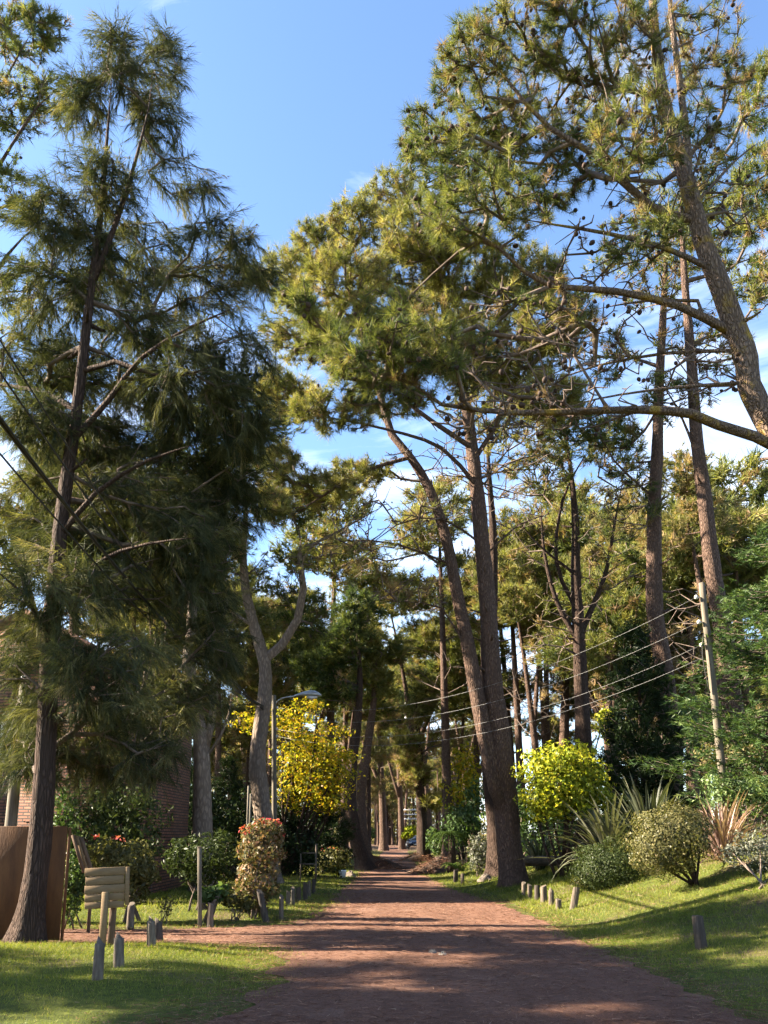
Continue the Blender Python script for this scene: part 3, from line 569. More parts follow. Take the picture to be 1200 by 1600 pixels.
C2 += [cl(820, 575, 12.3, 130, 26, 110, .10, .8, 1.2), cl(960, 535, 12.8, 110, 26, 110, .07, .8, 1.2), cl(820, 495, 12.0, 110, 24, 110, .16, .7, 1.2), cl(930, 410, 12.6, 110, 26, 110, .14, .6, 1.2), cl(1020, 300, 12.7, 90, 50, 120, .2, .4, 1.2), cl(1140, 330, 12.8, 40, 60, 50, .2, .4), cl(1080, 590, 12.8, 90, 22, 70, .06, .8, 1.), cl(760, 650, 11.8, 90, 20, 70, .1, .8, 1.), cl(900, 640, 12, 110, 20, 90, .06, .8, 1.), cl(960, 180, 12.5, 90, 60, 90, .25, .4)]
tree('leaning_pine', 'big cone-laden pine leaning in from the right edge with long horizontal limbs', 'tree', 12,
     [(t2, .30, .05)] + [(pp(y, p), a, b) for y, p, a, b in lm], C2, 'bark_lichen', 'needle', FOL(28, .175, .0082, .85, .09), cones=800, seg=.4, tuft=dict(per=2, sp=.09, mean=.42, sd=.24), stubs=10)

# 3 tall double-stemmed pine standing on the right verge
m3 = based((805, 1397), 25.6, [(797, 1330), (790, 1250), (780, 1150), (769, 1050), (763, 960), (755, 870), (747, 780), (736, 690), (722, 600), (700, 510), (680, 420), (668, 350)])
l3 = [(25.5, [(786, 1260), (768, 1200), (750, 1110), (734, 1020), (715, 930), (697, 840), (672, 765), (642, 715), (612, 678), (590, 600), (560, 500), (540, 420)], .25, .06),
      (25.2, [(772, 1235), (758, 1180), (752, 1140), (749, 1106)], .16, .02),
      ([25.5, 24], [(745, 760), (690, 700), (600, 670), (500, 650), (440, 640)], .07, .02), ([25.5, 24], [(738, 700), (650, 640), (560, 560), (490, 520)], .09, .02), ([25.5, 24.5], [(724, 610), (650, 530), (560, 470), (470, 430)], .08, .02),
      ([25.5, 24.5], [(640, 715), (560, 740), (480, 790), (430, 800)], .07, .02), ([25.5, 26.5], [(740, 720), (790, 640), (830, 560), (850, 500)], .08, .02), ([25.5, 26], [(710, 545), (770, 470), (800, 430)], .06, .02),
      ([25.5, 24.6], [(700, 880), (620, 850), (540, 845), (470, 860)], .04, .012), ([25.5, 24.8], [(752, 850), (690, 810), (620, 820), (560, 870)], .04, .012), ([25.5, 26.], [(757, 870), (810, 820), (870, 800)], .035, .012), ([25.5, 24.8], [(735, 1030), (690, 950), (620, 940), (560, 925)], .04, .01)]
c3 = [(560, 345, 50, 35), (500, 385, 50, 40), (615, 305, 45, 40), (650, 360, 60, 45), (445, 430, 45, 40), (540, 440, 75, 50), (640, 430, 80, 55), (730, 420, 70, 50), (470, 520, 65, 45), (560, 540, 80, 50), (670, 520, 80, 55), (770, 470, 70, 50),
      (440, 610, 55, 30), (520, 640, 70, 26), (800, 560, 85, 50), (870, 500, 65, 50), (830, 430, 60, 40), (500, 760, 70, 18), (560, 740, 50, 20), (425, 790, 35, 30), (860, 620, 60, 35), (620, 620, 60, 30), (440, 720, 30, 30)]
C3 = [cl(x, y, 25.5 + rg.uniform(-2.6, 2.2), rx, ry, int(34 + rx * ry / 14), 1., .06) for x, y, rx, ry in c3]
C3 += [cl(620, 810, 25., 120, 36, 130, .08, .6), cl(540, 870, 25, 90, 30, 110, .2, .3), cl(810, 740, 25.8, 90, 34, 110, .12, .6), cl(640, 930, 24.8, 70, 26, 80, .2, .5), cl(780, 640, 25.6, 110, 36, 110, .3, .6), cl(680, 720, 25.4, 90, 30, 80, .1, .6)]
tree('double_pine', 'tall two-stemmed pine with plated bark and a broken side stem on the right verge', 'tree', 13,
     [(m3, .37, .09)] + [(pp(y, p), a, b) for y, p, a, b in l3], C3, 'bark', 'needle_olive', FOL(19, .26, .0165, .85, .1), cones=330, seg=.6, tip=.009, tuft=dict(per=3, sp=.16, mean=.55, sd=.24), flare=.25, stubs=16)
_cl = cl
def cl(px, py, Y, rx, ry, n, leafy=1., brown=.05, ryd=None): return _cl(px, py, Y, rx, ry, int(n * (1.7 if leafy > .3 else .9)), leafy, brown, ryd)
tree('pine', 'dark pine trunk just behind the two-stemmed pine', 'tree', 14,
     [(based((782, 1356), 30., [(774, 1280), (764, 1180), (760, 1080), (768, 960), (771, 850), (764, 740), (760, 640)]), .36, .06)],
     [cl(770, 640, 30, 80, 40, 60, 1, .15), cl(820, 700, 30, 70, 40, 50, .5, .3), cl(760, 560, 30, 80, 40, 60, 1, .1), cl(800, 800, 30, 60, 60, 40, .1, .5), cl(700, 720, 30, 50, 50, 30, .1, .5)], 'bark_dark', 'needle_olive', FOL(12, .28, .028, .6, .18), seg=.7, tip=.009, tuft=dict(per=4, sp=.26))

# 4 straight pines on the right behind the garden
tree('pine', 'straight tall pine rising behind the dark conifer on the right', 'tree', 15,
     [(based((1050, 1260), 27., [(1043, 1090), (1024, 960), (1022, 850), (1026, 720), (1030, 600), (1036, 500), (1040, 400), (1045, 300)]), .36, .07),
      (pp([27, 27], [(1028, 640), (980, 700), (900, 690)]), .05, .015), (pp([27, 26], [(1024, 780), (960, 720), (930, 660)]), .05, .015)],
     [cl(1000, 420, 27, 90, 60, 70, .9, .25), cl(1080, 380, 27, 70, 60, 60, .9, .2), cl(930, 560, 27.5, 70, 40, 40, .9, .2), cl(890, 660, 27, 60, 35, 45, 1, .1), cl(960, 680, 27, 40, 30, 30, 1, .1), cl(1080, 620, 27, 50, 50, 30, .3, .3), cl(980, 790, 27, 50, 60, 40, .35, .3), cl(1090, 520, 27, 60, 40, 40, .5, .3)],
     'bark', 'needle', FOL(12, .27, .026, .6, .18), cones=120, seg=.6, tip=.009, tuft=dict(per=4, sp=.2, mean=.38), stubs=18)
tree('pine', 'tall pine with a bare curved trunk behind the wooden utility pole', 'tree', 16,
     [(based((1150, 1170), 24., [(1135, 1020), (1115, 900), (1098, 760), (1086, 650), (1078, 540), (1070, 440), (1065, 340), (1062, 250)]), .33, .07),
      (pp([24, 24], [(1092, 720), (1060, 640), (1020, 580)]), .045, .012)],
     [cl(1110, 330, 24, 70, 60, 60, .9, .15), cl(1040, 300, 24, 60, 60, 50, .9, .2), cl(1160, 430, 24, 50, 50, 40, 1, .1), cl(1130, 550, 24, 50, 40, 30, .4, .3), cl(1040, 620, 24, 50, 40, 30, .6, .3), cl(1185, 300, 22, 45, 80, 80, 1, .1), cl(1190, 140, 22, 34, 60, 50, 1, .15), cl(1195, 440, 22, 30, 50, 30, .8, .2)],
     'bark', 'needle', FOL(13, .26, .023, .6, .18), cones=80, seg=.6, tip=.009, tuft=dict(per=4, sp=.2, mean=.42), stubs=14)
# dark many-branched pine right of the double pine
tree('pine', 'dark pine with a tangle of bare branches above the lime bush', 'tree', 17,
     [(based((920, 1330), 32., [(915, 1200), (908, 1080), (905, 1000), (900, 900), (898, 800), (890, 720), (880, 650)]), .36, .08),
      (pp(32, [(908, 1010), (870, 940), (850, 860), (845, 780)]), .12, .03), (pp(32, [(907, 990), (945, 900), (960, 820), (975, 740)]), .12, .03), (pp(32, [(905, 960), (870, 880), (880, 780), (920, 700)]), .09, .03),
      (pp([32, 31], [(902, 900), (840, 850), (800, 800)]), .06, .02)],
     [cl(850, 740, 32, 60, 45, 60, .8, .2), cl(900, 680, 32, 80, 40, 70, .9, .15), cl(970, 720, 32, 50, 40, 50, .8, .2), cl(830, 840, 32, 50, 50, 50, .15, .5), cl(940, 830, 32, 60, 50, 60, .3, .4), cl(900, 950, 32, 70, 60, 70, .06, .6), cl(860, 1000, 32, 50, 50, 40, .05, .6), cl(960, 900, 32, 50, 40, 40, .3, .4)],
     'bark_dark', 'needle', FOL(11, .29, .03, .6, .2), twig='twig', cones=80, seg=.6, tip=.01, tuft=dict(per=4, sp=.22, mean=.35), stubs=14)
# two trees with pale trunks on the left of the track
tree('pale_trunk_tree', 'knobbly pale trunk with a pruned forked arm beside the street lamp', 'tree', 18,
     [(based((418, 1388), 28.5, [(415, 1300), (402, 1200), (404, 1160), (412, 1100), (414, 1040), (398, 980), (385, 930), (380, 870), (384, 800), (380, 700)]), .34, .07),
      (pp(28.5, [(413, 1030), (440, 1008), (465, 968), (474, 920), (468, 870), (470, 845)]), .17, .10), (pp(28.5, [(470, 880), (490, 850), (520, 835), (600, 790)]), .06, .02),
      (pp(28.5, [(398, 980), (340, 940), (300, 900)]), .07, .02)],
     [cl(470, 780, 28.5, 60, 35, 50, 1, .06), cl(380, 740, 28.5, 80, 50, 80, 1, .06), cl(330, 850, 28.5, 70, 50, 60, 1, .05), cl(440, 900, 29, 50, 50, 40, .7, .1), cl(300, 960, 29, 60, 50, 50, 1, .06), cl(400, 640, 28.5, 80, 50, 80, 1, .05), cl(480, 970, 30, 40, 50, 50, 1, .03)],
     'bark_pale', 'needle', FOL(12, .28, .028, .6, .18), seg=.6, tip=.01, tuft=dict(per=5, sp=.28, mean=.3))
tree('pale_trunk_tree', 'grey-brown forked trunk rising behind the thin pale stake', 'tree', 19,
     [(based((318, 1400), 24.5, [(317, 1310), (316, 1220), (313, 1150), (302, 1100), (296, 1040), (300, 960), (290, 860), (300, 760)]), .30, .08),
      (pp(24.5, [(316, 1190), (330, 1130), (338, 1070), (342, 1000), (360, 920)]), .12, .04), (pp([24.5, 24], [(322, 1185), (345, 1150), (358, 1115), (362, 1085)]), .05, .02)],
     [cl(300, 780, 24.5, 100, 50, 60, 1, .1), cl(220, 740, 25, 80, 40, 40, 1, .3), cl(310, 690, 25, 100, 50, 70, 1, .08)],
     'bark_pale', 'needle', FOL(12, .27, .026, .6, .18), seg=.6, tip=.01, tuft=dict(per=5, sp=.26, mean=.32))
# leaning pair further down on the left
tree('pine', 'dark leaning pine of the crossed pair at the left track edge', 'tree', 20,
     [(based((572, 1362), 41., [(556, 1310), (547, 1250), (552, 1180), (560, 1110), (562, 1040), (556, 980)]), .36, .1)],
     [cl(540, 1000, 41, 50, 35, 70, 1, .02), cl(500, 1040, 41, 40, 30, 50, 1, .02), cl(560, 950, 41, 40, 30, 40, 1, .02), cl(520, 1080, 41, 35, 20, 30, 1, .02)], 'bark_dark', 'needle', FOL(12, .34, .04, .6, .25), seg=.8, tip=.012, tuft=dict(per=6, sp=.36, mean=.12))
tree('pine', 'grey leaning pine of the crossed pair at the left track edge', 'tree', 21,
     [(based((574, 1358), 43., [(566, 1310), (562, 1250), (572, 1180), (582, 1110), (588, 1040), (592, 990)]), .34, .1)],
     [cl(600, 1010, 43, 50, 28, 60, 1, .1), cl(580, 1060, 43, 40, 26, 40, 1, .2), cl(560, 1000, 43, 30, 30, 30, 1, .1)], 'bark', 'needle_olive', FOL(12, .34, .04, .6, .25), seg=.8, tip=.012, tuft=dict(per=6, sp=.36))
tree('pine', 'short pale-tufted pine on the right edge beside the needle heaps', 'tree', 22,
     [(based((662, 1343), 56., [(660, 1290), (657, 1240), (656, 1180), (652, 1130), (650, 1090)]), .42, .1)],
     [cl(655, 1110, 56, 30, 20, 40, 1, .15), cl(640, 1160, 56, 26, 14, 30, 1, .2), cl(640, 1190, 56, 24, 14, 30, 1, .4), cl(650, 1215, 56, 28, 14, 30, 1, .4), cl(660, 1080, 56, 26, 20, 30, 1, .1), cl(680, 1250, 56, 26, 10, 24, 1, .0), cl(690, 1150, 56, 30, 26, 40, .3, .5)],
     'bark_dark', 'needle_olive', FOL(12, .4, .05, .6, .3), seg=.9, tip=.014, tuft=dict(per=6, sp=.4, mean=.55))

# ------------------------------------------------------------------ background trees: prototypes and copies
def proto(name, cat, seed, H, lean, crown, bark, leaf, fol, r0=.28, fork=None, dead=(), tuft=None, per=6, tip=.011):
    path = np.array([[0, 0, -.1], [lean[0] * .15, lean[1] * .15, H * .25], [lean[0] * .5, lean[1] * .5, H * .6], [lean[0], lean[1], H * .95]])
    ps = [(path, r0, .05)]
    if fork is not None:
        z, dx, dy = fork; f = z / H; a = np.array([lean[0] * f * .8, lean[1] * f * .8, z]); ps.append((np.array([a, a + [dx * .4, dy * .4, H * .15], a + [dx, dy, H * .42]]), r0 * .55, .04))
    C = [(np.array([x, y, z]), (a, a, b), int(n * 1.5), 1., br) for x, y, z, a, b, n, br in crown] + [(np.array([x, y, z]), (a, a, b), n, .04, .9) for x, y, z, a, b, n in dead]
    return tree(name, 'x', cat, seed, ps, C, bark, leaf, fol, sides=9, jit=.04, flare=.3, seg=.9, tip=tip, tuft=dict(per=per, sp=.36, **(tuft or {})), twsides=3)
FF = FOL(10, .36, .042, .6, .25)
pr = {}
pr['a'] = proto('pine', 'tree', 31, 19, (.6, .2), [(0, 0, 17.5, 2.2, 1.6, 90, .12), (2.2, .5, 15.5, 2., 1.1, 70, .2), (-2.2, -.4, 14.6, 2., 1.1, 70, .15), (.4, -2., 13.4, 1.8, 1., 60, .25), (0, 2.2, 12.6, 1.8, .9, 50, .25)], 'bark', 'needle_olive', FF, dead=[(0, 0, 9, 2.2, 2.5, 50)])
pr['b'] = proto('pine', 'tree', 32, 16, (-2., .6), [(-2., .6, 15.2, 2.6, 1.3, 100, .1), (-4., 0, 13, 2., 1., 60, .1), (1.6, .5, 13.2, 2.2, 1., 70, .2), (2.8, -1, 11, 1.6, .8, 40, .3), (0, -2, 12, 1.6, .9, 40, .2)], 'bark', 'needle_olive', FF, fork=(6, 3., .6), dead=[(0, 0, 8, 2.4, 2., 50)])
pr['c'] = proto('pine', 'tree', 33, 15, (.3, 0), [(0, 0, 13.5, 1.5, 1.6, 70, .1), (1.5, 0, 11, 1.8, 1.2, 70, .2), (-1.5, .5, 9.5, 2., 1.2, 70, .25), (.4, -1.5, 8, 2., 1.1, 60, .3), (-.5, 1.6, 7, 2.1, 1.1, 60, .35), (1.6, .8, 5.5, 1.7, .9, 40, .4)], 'bark_dark', 'needle_far', FF, dead=[(0, 0, 4, 1.8, 1.4, 30)])
pr['d'] = proto('pine', 'tree', 34, 18, (1.2, -.3), [(1.2, 0, 17, 1.5, 1.1, 50, .2), (0, .4, 15, 1.6, .9, 40, .3), (2.2, -.4, 14, 1.4, .7, 30, .3)], 'bark', 'needle_far', FF, dead=[(.5, 0, 9.5, 2.6, 3., 110), (.2, 0, 5.5, 2., 1.6, 40)])
pr['e'] = proto('dark_conifer', 'tree', 35, 10, (0, 0), [(0, 0, 9, .8, 1., 50, 0), (0, 0, 7.2, 1.5, 1.2, 100, 0), (.3, .2, 5.2, 2.0, 1.3, 140, 0), (-.3, -.2, 3.3, 2.3, 1.3, 160, 0), (.1, 0, 1.5, 2.4, 1.2, 150, 0)], 'bark_dark', 'dark_leaf', FOL(10, .24, .05, .7, .3, .1), per=5, r0=.2)
pr['f'] = proto('pine', 'tree', 36, 13, (-.6, .4), [(0, 0, 11.5, 2.4, 1.2, 110, .05), (1.8, .6, 10, 2., 1., 80, .1), (-2, .3, 9.4, 2., 1., 80, .1), (.2, -1.6, 8.6, 2., .9, 70, .15)], 'bark', 'needle', FF, fork=(4, -2, .6), dead=[(0, 0, 6, 1.8, 1.4, 30)])
used = set()
def place(k, px, Y, sc=1., rz=0., label='', group=None, name=None):
    p = P(px, 1300, Y); loc = onground(p[0], Y)
    if k not in used:
        used.add(k); r = pr[k]; r.location = tuple(loc); r.rotation_euler = (0, 0, rz); r.scale = (sc,) * 3; r['label'] = label
        if group: r['group'] = group
    else:
        r = copy_tree(pr[k], loc, rz, sc, label, group)
        if not group and 'group' in r: del r['group']
    return r
# left side, behind the gardens
place('f', 110, 30., 1.2, 1.1, 'pine with sunlit brownish tufts behind the brick house')
place('b', 250, 38, 1.0, 2.0, 'forked pine seen through the she-oak branches right of the brick house')
place('d', 20, 33, 1.0, .3, 'thin bare pine behind the left end of the brick house')
place('a', 340, 44, .85, 3.0, 'slim pine between the two pale-trunked trees')
place('f', 455, 50, 1.05, 4.0, 'dark-crowned pine behind the yellow tree')
place('e', 300, 31, .46, 0, 'low dark conifer behind the forked pale trunk')
place('e', 355, 33, .44, 1, 'low dark conifer between the forked pale trunk and the red-tipped shrub')
place('e', 455, 34, .42, 2, 'dark conifer hanging below the yellow tree')
place('e', 510, 37, .50, 3, 'dark conifer just left of the crossed leaning pines')
place('e', 240, 27, .42, 4, 'dark conifer at the right end of the brick house')
place('e', 175, 21.8, .3, 5, 'dark conifer in front of the brick house')
place('c', 500, 62, .8, 1., 'bushy pine beyond the dark conifers on the left')
place('d', 420, 58, 1., 2., 'thin pine with bare branches beyond the street lamp')
# right side
place('f', 1185, 42, 1.5, 1.5, 'rounded sunlit pine at the right edge above the cypress')
place('f', 1090, 52, .95, 2.5, 'rounded olive pine behind the utility pole top')
place('b', 850, 46, .95, 1.0, 'forked pine with rusty tufts right of the two-stemmed pine')
place('d', 960, 42, .95, .5, 'thin pine full of bare branches left of the dark conifer')
place('d', 1060, 40, 1., 1.9, 'thin bare-branched pine behind the dark conifer')
place('f', 1085, 41, 1.3, 3.5, 'tall rounded pine filling the gap right of the straight pine')
place('f', 965, 47, 1.45, .6, 'tall rounded pine behind the bare-branched dark pine')
place('b', 880, 50, 1.35, 4.2, 'tall forked pine just right of the two-stemmed pine')
place('a', 1150, 50, 1.1, 1.2, 'tall pine with layered crown behind the right-edge cypress')
place('a', 1000, 55, .8, 2.2, 'slim pine far behind the garden on the right')
place('c', 890, 60, .85, .1, 'bushy brownish pine deep behind the lime bush')
place('d', 1150, 34, .9, 3.3, 'thin pine trunk between the utility pole and the cypress')
place('e', 1012, 26.0, .66, .6, 'broad dark conifer in the right garden behind the flax')
place('d', 715, 60, .8, .4, 'thin bare pine left of the two-stemmed pine')
place('d', 695, 66, .85, 1.4, 'thin bare pine standing near the far green shrubbery')
place('b', 735, 72, .9, .7, 'forked pine seen between the stems of the two-stemmed pine')
# unseen pines added off to the left to cast shade on the track
for k, x, Y, sc, rz, lab in (('c', -13.2, 10.4, .8, 1.3, 'unseen bushy pine added for shade outside the left edge, beside the driveway mouth'), ('b', -15., 8.2, .85, .2, 'unseen forked pine added for shade outside the left edge, next to the camera'), ('a', -19., 10.8, .9, 2.6, 'unseen rounded pine added for shade outside the left edge'), ('b', -24., 8., 1.1, 5., 'unseen forked pine added for shade far outside the left edge'), ('c', -20, 27, 1.1, 1., 'unseen bushy pine added for shade outside the left edge behind the brick house')):
    place(k, 600 + FPX / math.cos(TH) * x / Y, Y, sc, rz, lab)
for k, px, Y, sc, rz, lab in (('a', 698, 62, 1.05, .5, 'tall pine overhanging the far track from the right'), ('f', 538, 66, 1.3, 2.2, 'rounded pine overhanging the far track from the left'), ('b', 672, 82, 1.2, 1.1, 'forked pine leaning over the far track bend'), ('b', 664, 60, 1.2, .2, 'forked pine arching left over the far track'), ('f', 628, 100, 1.4, 1., 'rounded pine at the far bend of the track'), ('a', 512, 52, 1.25, .9, 'very tall pine left of the crossed pair'), ('a', 700, 50, 1.2, 3.9, 'very tall pine right of the short pale-tufted pine'), ('f', 600, 92, 1.6, .3, 'broad pine closing the view above the track'), ('c', 575, 88, 1.2, 1.1, 'bushy pine left of the far track bend'), ('f', 742, 58, 1.15, 3.1, 'rounded pine behind the stems of the two-stemmed pine')):
    place(k, px, Y, sc, rz, lab)
# woods on both sides and at the end of the track
rw = random.Random(8)
ORD = 'first second third fourth fifth sixth seventh eighth ninth tenth eleventh twelfth thirteenth fourteenth fifteenth sixteenth seventeenth eighteenth nineteenth twentieth twenty-first twenty-second twenty-third twenty-fourth twenty-fifth twenty-sixth'.split()
for side, sn in ((-1, 'left'), (1, 'right')):
    L_ = []
    for k in range(26 if side > 0 else 22):
        Y = rw.uniform(38 if side > 0 else 42, 84); off = rw.uniform(6.5, 34); L_.append((off / Y, Y, off))
    for k, (q, Y, off) in enumerate(sorted(L_)):
        place(rw.choice('abcdfcf'), 600 + FPX / math.cos(TH) * (.9 + side * off) / Y, Y, rw.uniform(.9, 1.25), rw.uniform(0, 6.28), ORD[k] + ' pine counted from the track in the wood on the ' + sn, 'pines of the %s wood' % sn)
for k in range(70):
    Y = rw.uniform(88, 175); side = rw.choice((-1, 1)); off = rw.uniform(2.8, 26) if Y < 122 else rw.uniform(-1, 14)
    place(rw.choice('aabcddcf'), 600 + FPX / math.cos(TH) * (0.9 + side * off) / Y, Y, rw.uniform(.75, 1.05), rw.uniform(0, 6.28), 'thin tall pine among the wood at the far end of the track', 'pines of the far wood')
# ------------------------------------------------------------------ shrubs
def leaf_cloud(rng, ell, n, size, aspect=.45, inner=.35, lump=.12, up=.0, jit=.5):
    """ell: [(centre, radii)] -> quads spread over lumpy shells"""
    vol = np.array([r[0] * r[1] + r[0] * r[2] + r[1] * r[2] for _, r in ell]); w = rng.choice(len(ell), n, p=vol / vol.sum())
    c = np.array([e[0] for e in ell])[w]; r = np.array([e[1] for e in ell])[w]; u = nrm(rng.normal(size=(n, 3)))
    ph = w * 1.3; lu = 1 + lump * (np.sin(u[:, 0] * 5 + ph) * np.sin(u[:, 1] * 6 + ph * 2) + np.sin(u[:, 2] * 7 + u[:, 0] * 4 + ph))
    q = np.where(rng.uniform(size=n) < inner, rng.uniform(.45, .9, n), rng.uniform(.88, 1.06, n))
    C = c + u * r * (lu * q)[:, None]
    nn = nrm(u / r * r.min(1)[:, None] + rng.normal(size=(n, 3)) * jit + np.array([0, 0, up])); a = nrm(np.cross(nn, rng.normal(size=(n, 3)))); b = np.cross(nn, a)
    l = size * rng.uniform(.6, 1.35, (n, 1)); wd = l * aspect
    V = np.stack([C - a * l / 2, C + b * wd / 2 + nn * l * .06, C + a * l / 2 - nn * l * .08, C - b * wd / 2 + nn * l * .06], 1).reshape(-1, 3)
    return V, np.arange(4 * n).reshape(-1, 4), u
def stems(rng, base, ell, k, r=.02, spread=.1):
    mb = MB()
    for _ in range(k):
        c, rr = ell[rng.integers(len(ell))]; t = c + nrm(rng.normal(size=3)) * np.array(rr) * rng.uniform(.2, .75); b0 = base + np.array([rng.normal(0, spread), rng.normal(0, spread), -.03])
        m = (b0 + t) / 2 + rng.normal(0, .12, 3) * np.linalg.norm(t - b0) * .5; mb.tube(smooth_path([b0, m, t], .25), np.linspace(r, r * .35, len(smooth_path([b0, m, t], .25))), 5)
    return mb
def shrub(name, label, seed, base, ell, n, size, leaf, stem='twig', k=7, r=.02, mean=.45, sd=.22, aspect=.45, extra=None, group=None, inner=.35, lump=.12, spread=.1, jit=.5):
    rng = np.random.default_rng(seed); base = np.asarray(base, float); root = thing(name, label, 'shrub' if 'tree' not in name else 'tree', base, group)
    V, F, u = leaf_cloud(rng, ell, n, size, aspect, inner, lump, jit=jit)
    add('foliage', mesh('foliage', V - base, F, M[leaf], np.clip(rng.normal(mean, sd, n), 0, 1)), root)
    stems(rng, base, ell, k, r, spread).build('stems', M[stem], root, smooth=True, origin=base)['kind'] = 'stuff'
    for (ename, em, ee, en, es) in (extra or []):
        V, F, u = leaf_cloud(rng, ee, en, es, .4, .2); add(ename, mesh(ename, V - base, F, M[em], rng.uniform(0, 1, en)), root)
    return root
def el(px, py, Y, rx, ry, ryd=None):
    k = mpp(px, py, Y); return (P(px, py, Y), (rx * k, ryd or rx * k, ry * k))
def gnd(px, Y): p = P(px, 1300, Y); return onground(p[0], Y)

Yp = 17.6
shrub('photinia', 'columnar shrub with red leaf tips on reddish stems by the left verge', 41, gnd(408, Yp), [el(408, 1325, Yp, 36, 38), el(403, 1375, Yp, 33, 36), el(415, 1300, Yp, 28, 20), el(395, 1400, Yp, 26, 22)], 5200, .085, 'photinia', k=12, r=.025, mean=.5,
      extra=[('red_tips', 'red_leaf', [el(385, 1297, Yp, 12, 7), el(412, 1285, Yp, 14, 7), el(430, 1286, Yp, 9, 7), el(440, 1303, Yp, 5, 6)], 130, .10)])
Yq = 16.4
shrub('laurel_shrub', 'dark long-leaved shrub hanging over the thin pale stake', 42, gnd(318, 18.6), [el(315, 1335, 18.6, 52, 30), el(285, 1345, 18.6, 28, 24), el(350, 1325, 18.6, 22, 26), el(320, 1365, 18.6, 40, 18)], 3000, .12, 'clip_leaf', k=8, r=.03, mean=.35, aspect=.28)
shrub('leafy_shrub', 'spreading shrub with brownish leaves right behind the plank signboard', 43, gnd(203, 17.), [el(200, 1350, 17., 40, 32), el(225, 1365, 17., 24, 20), el(165, 1335, 17., 26, 24), el(210, 1395, 17., 22, 20)], 3000, .11, 'olive_leaf', k=6, r=.045, mean=.3, aspect=.35,
      extra=[('red_tips', 'red_leaf', [el(150, 1308, 17., 6, 4), el(180, 1310, 17., 6, 5), el(192, 1312, 17, 4, 4)], 26, .09)])
shrub('flowering_shrub', 'white-flecked glossy shrub between the rusted panel and the signboard', 44, gnd(116, 15.6), [el(118, 1365, 15.6, 18, 42), el(112, 1400, 15.6, 16, 36)], 1700, .075, 'mid_leaf', k=6, mean=.3, extra=[('blossom', 'white_petal', [el(112, 1355, 15.6, 14, 30)], 70, .05)])
shrub('small_shrub', 'small broad-leaved shrub on a stump right of the thin pale stake', 45, gnd(328, 17.), [el(328, 1398, 17., 22, 12), el(345, 1392, 17., 10, 10)], 260, .16, 'mid_leaf', k=3, r=.07, mean=.4, spread=.03)
shrub('small_shrub', 'thin-stemmed low plant at the foot of the red-tipped shrub', 46, gnd(372, 17.2), [el(362, 1405, 17.2, 18, 12), el(385, 1412, 17.2, 14, 12)], 240, .13, 'olive_leaf', k=10, r=.012, mean=.2, spread=.05)
shrub('small_shrub', 'wispy young plant with thin stems between signboard and pale stake', 47, gnd(262, 16.6), [el(262, 1415, 16.6, 16, 16)], 120, .07, 'olive_leaf', k=9, r=.008, mean=.3, spread=.1)
Ys = 20.5
for k, (px, py, rx, ry, lab) in enumerate([(100, 1262, 24, 40, 'pale sunlit leafy shrub just right of the she-oak trunk'), (150, 1255, 26, 34, 'tall pale-leaved shrub above the plank signboard'), (212, 1250, 32, 30, 'bright-leaved shrub in front of the right part of the brick wall')]):
    shrub('leafy_shrub', lab, 50 + k, gnd(px, Ys), [el(px, py, Ys, rx, ry), el(px + 8, py + 50, Ys, rx * 1.2, 46), el(px - 6, py + 95, Ys, rx * 1.2, 40)], 2300, .13, 'mid_leaf' if k == 0 else 'clip_leaf', k=6, mean=.5, aspect=.35, lump=.3)
Yh = 23.5
for k, (px, w, top, lab) in enumerate([(95, 60, 1275, 'dark hedge bush low behind the rusted panel'), (190, 70, 1265, 'dark hedge bush below the brick wall'), (275, 60, 1200, 'tall dark evergreen bush left of the forked pale trunk'), (370, 60, 1230, 'dark evergreen bush behind the red-tipped shrub'), (470, 45, 1280, 'dark evergreen bush below the yellow tree')]):
    shrub('evergreen_bush', lab, 60 + k, gnd(px, Yh + 2.5 * k), [el(px, top + 45, Yh + 2.5 * k, w, 45, 1.0), el(px + 10, top + 110, Yh + 2.5 * k, w, 50, 1.0)], 3600, .13, 'dark_leaf', k=5, r=.05, mean=.4, aspect=.5, lump=.25)
shrub('leafy_shrub', 'rounded shrub with reddish flecks left of the crossed pines', 66, gnd(525, 36.), [el(522, 1345, 36., 26, 20), el(512, 1352, 36., 20, 16)], 2000, .13, 'olive_leaf', k=6, mean=.25, extra=[('red_tips', 'red_leaf', [el(518, 1328, 36., 18, 4)], 16, .14)])
for k, (px, Y, w, top, lab) in enumerate([(815, 36., 45, 1235, 'leafy bush mass behind the fallen log'), (900, 38., 55, 1225, 'green bush mass behind the lime bush'), (985, 36., 45, 1240, 'green bush mass behind the big flax')]):
    shrub('evergreen_bush', lab, 160 + k, gnd(px, Y), [el(px, top + 35, Y, w, 36, 1.2), el(px + 12, top + 80, Y, w, 36, 1.2)], 3000, .17, 'mid_leaf', k=5, r=.05, mean=.45, aspect=.5, lump=.3)
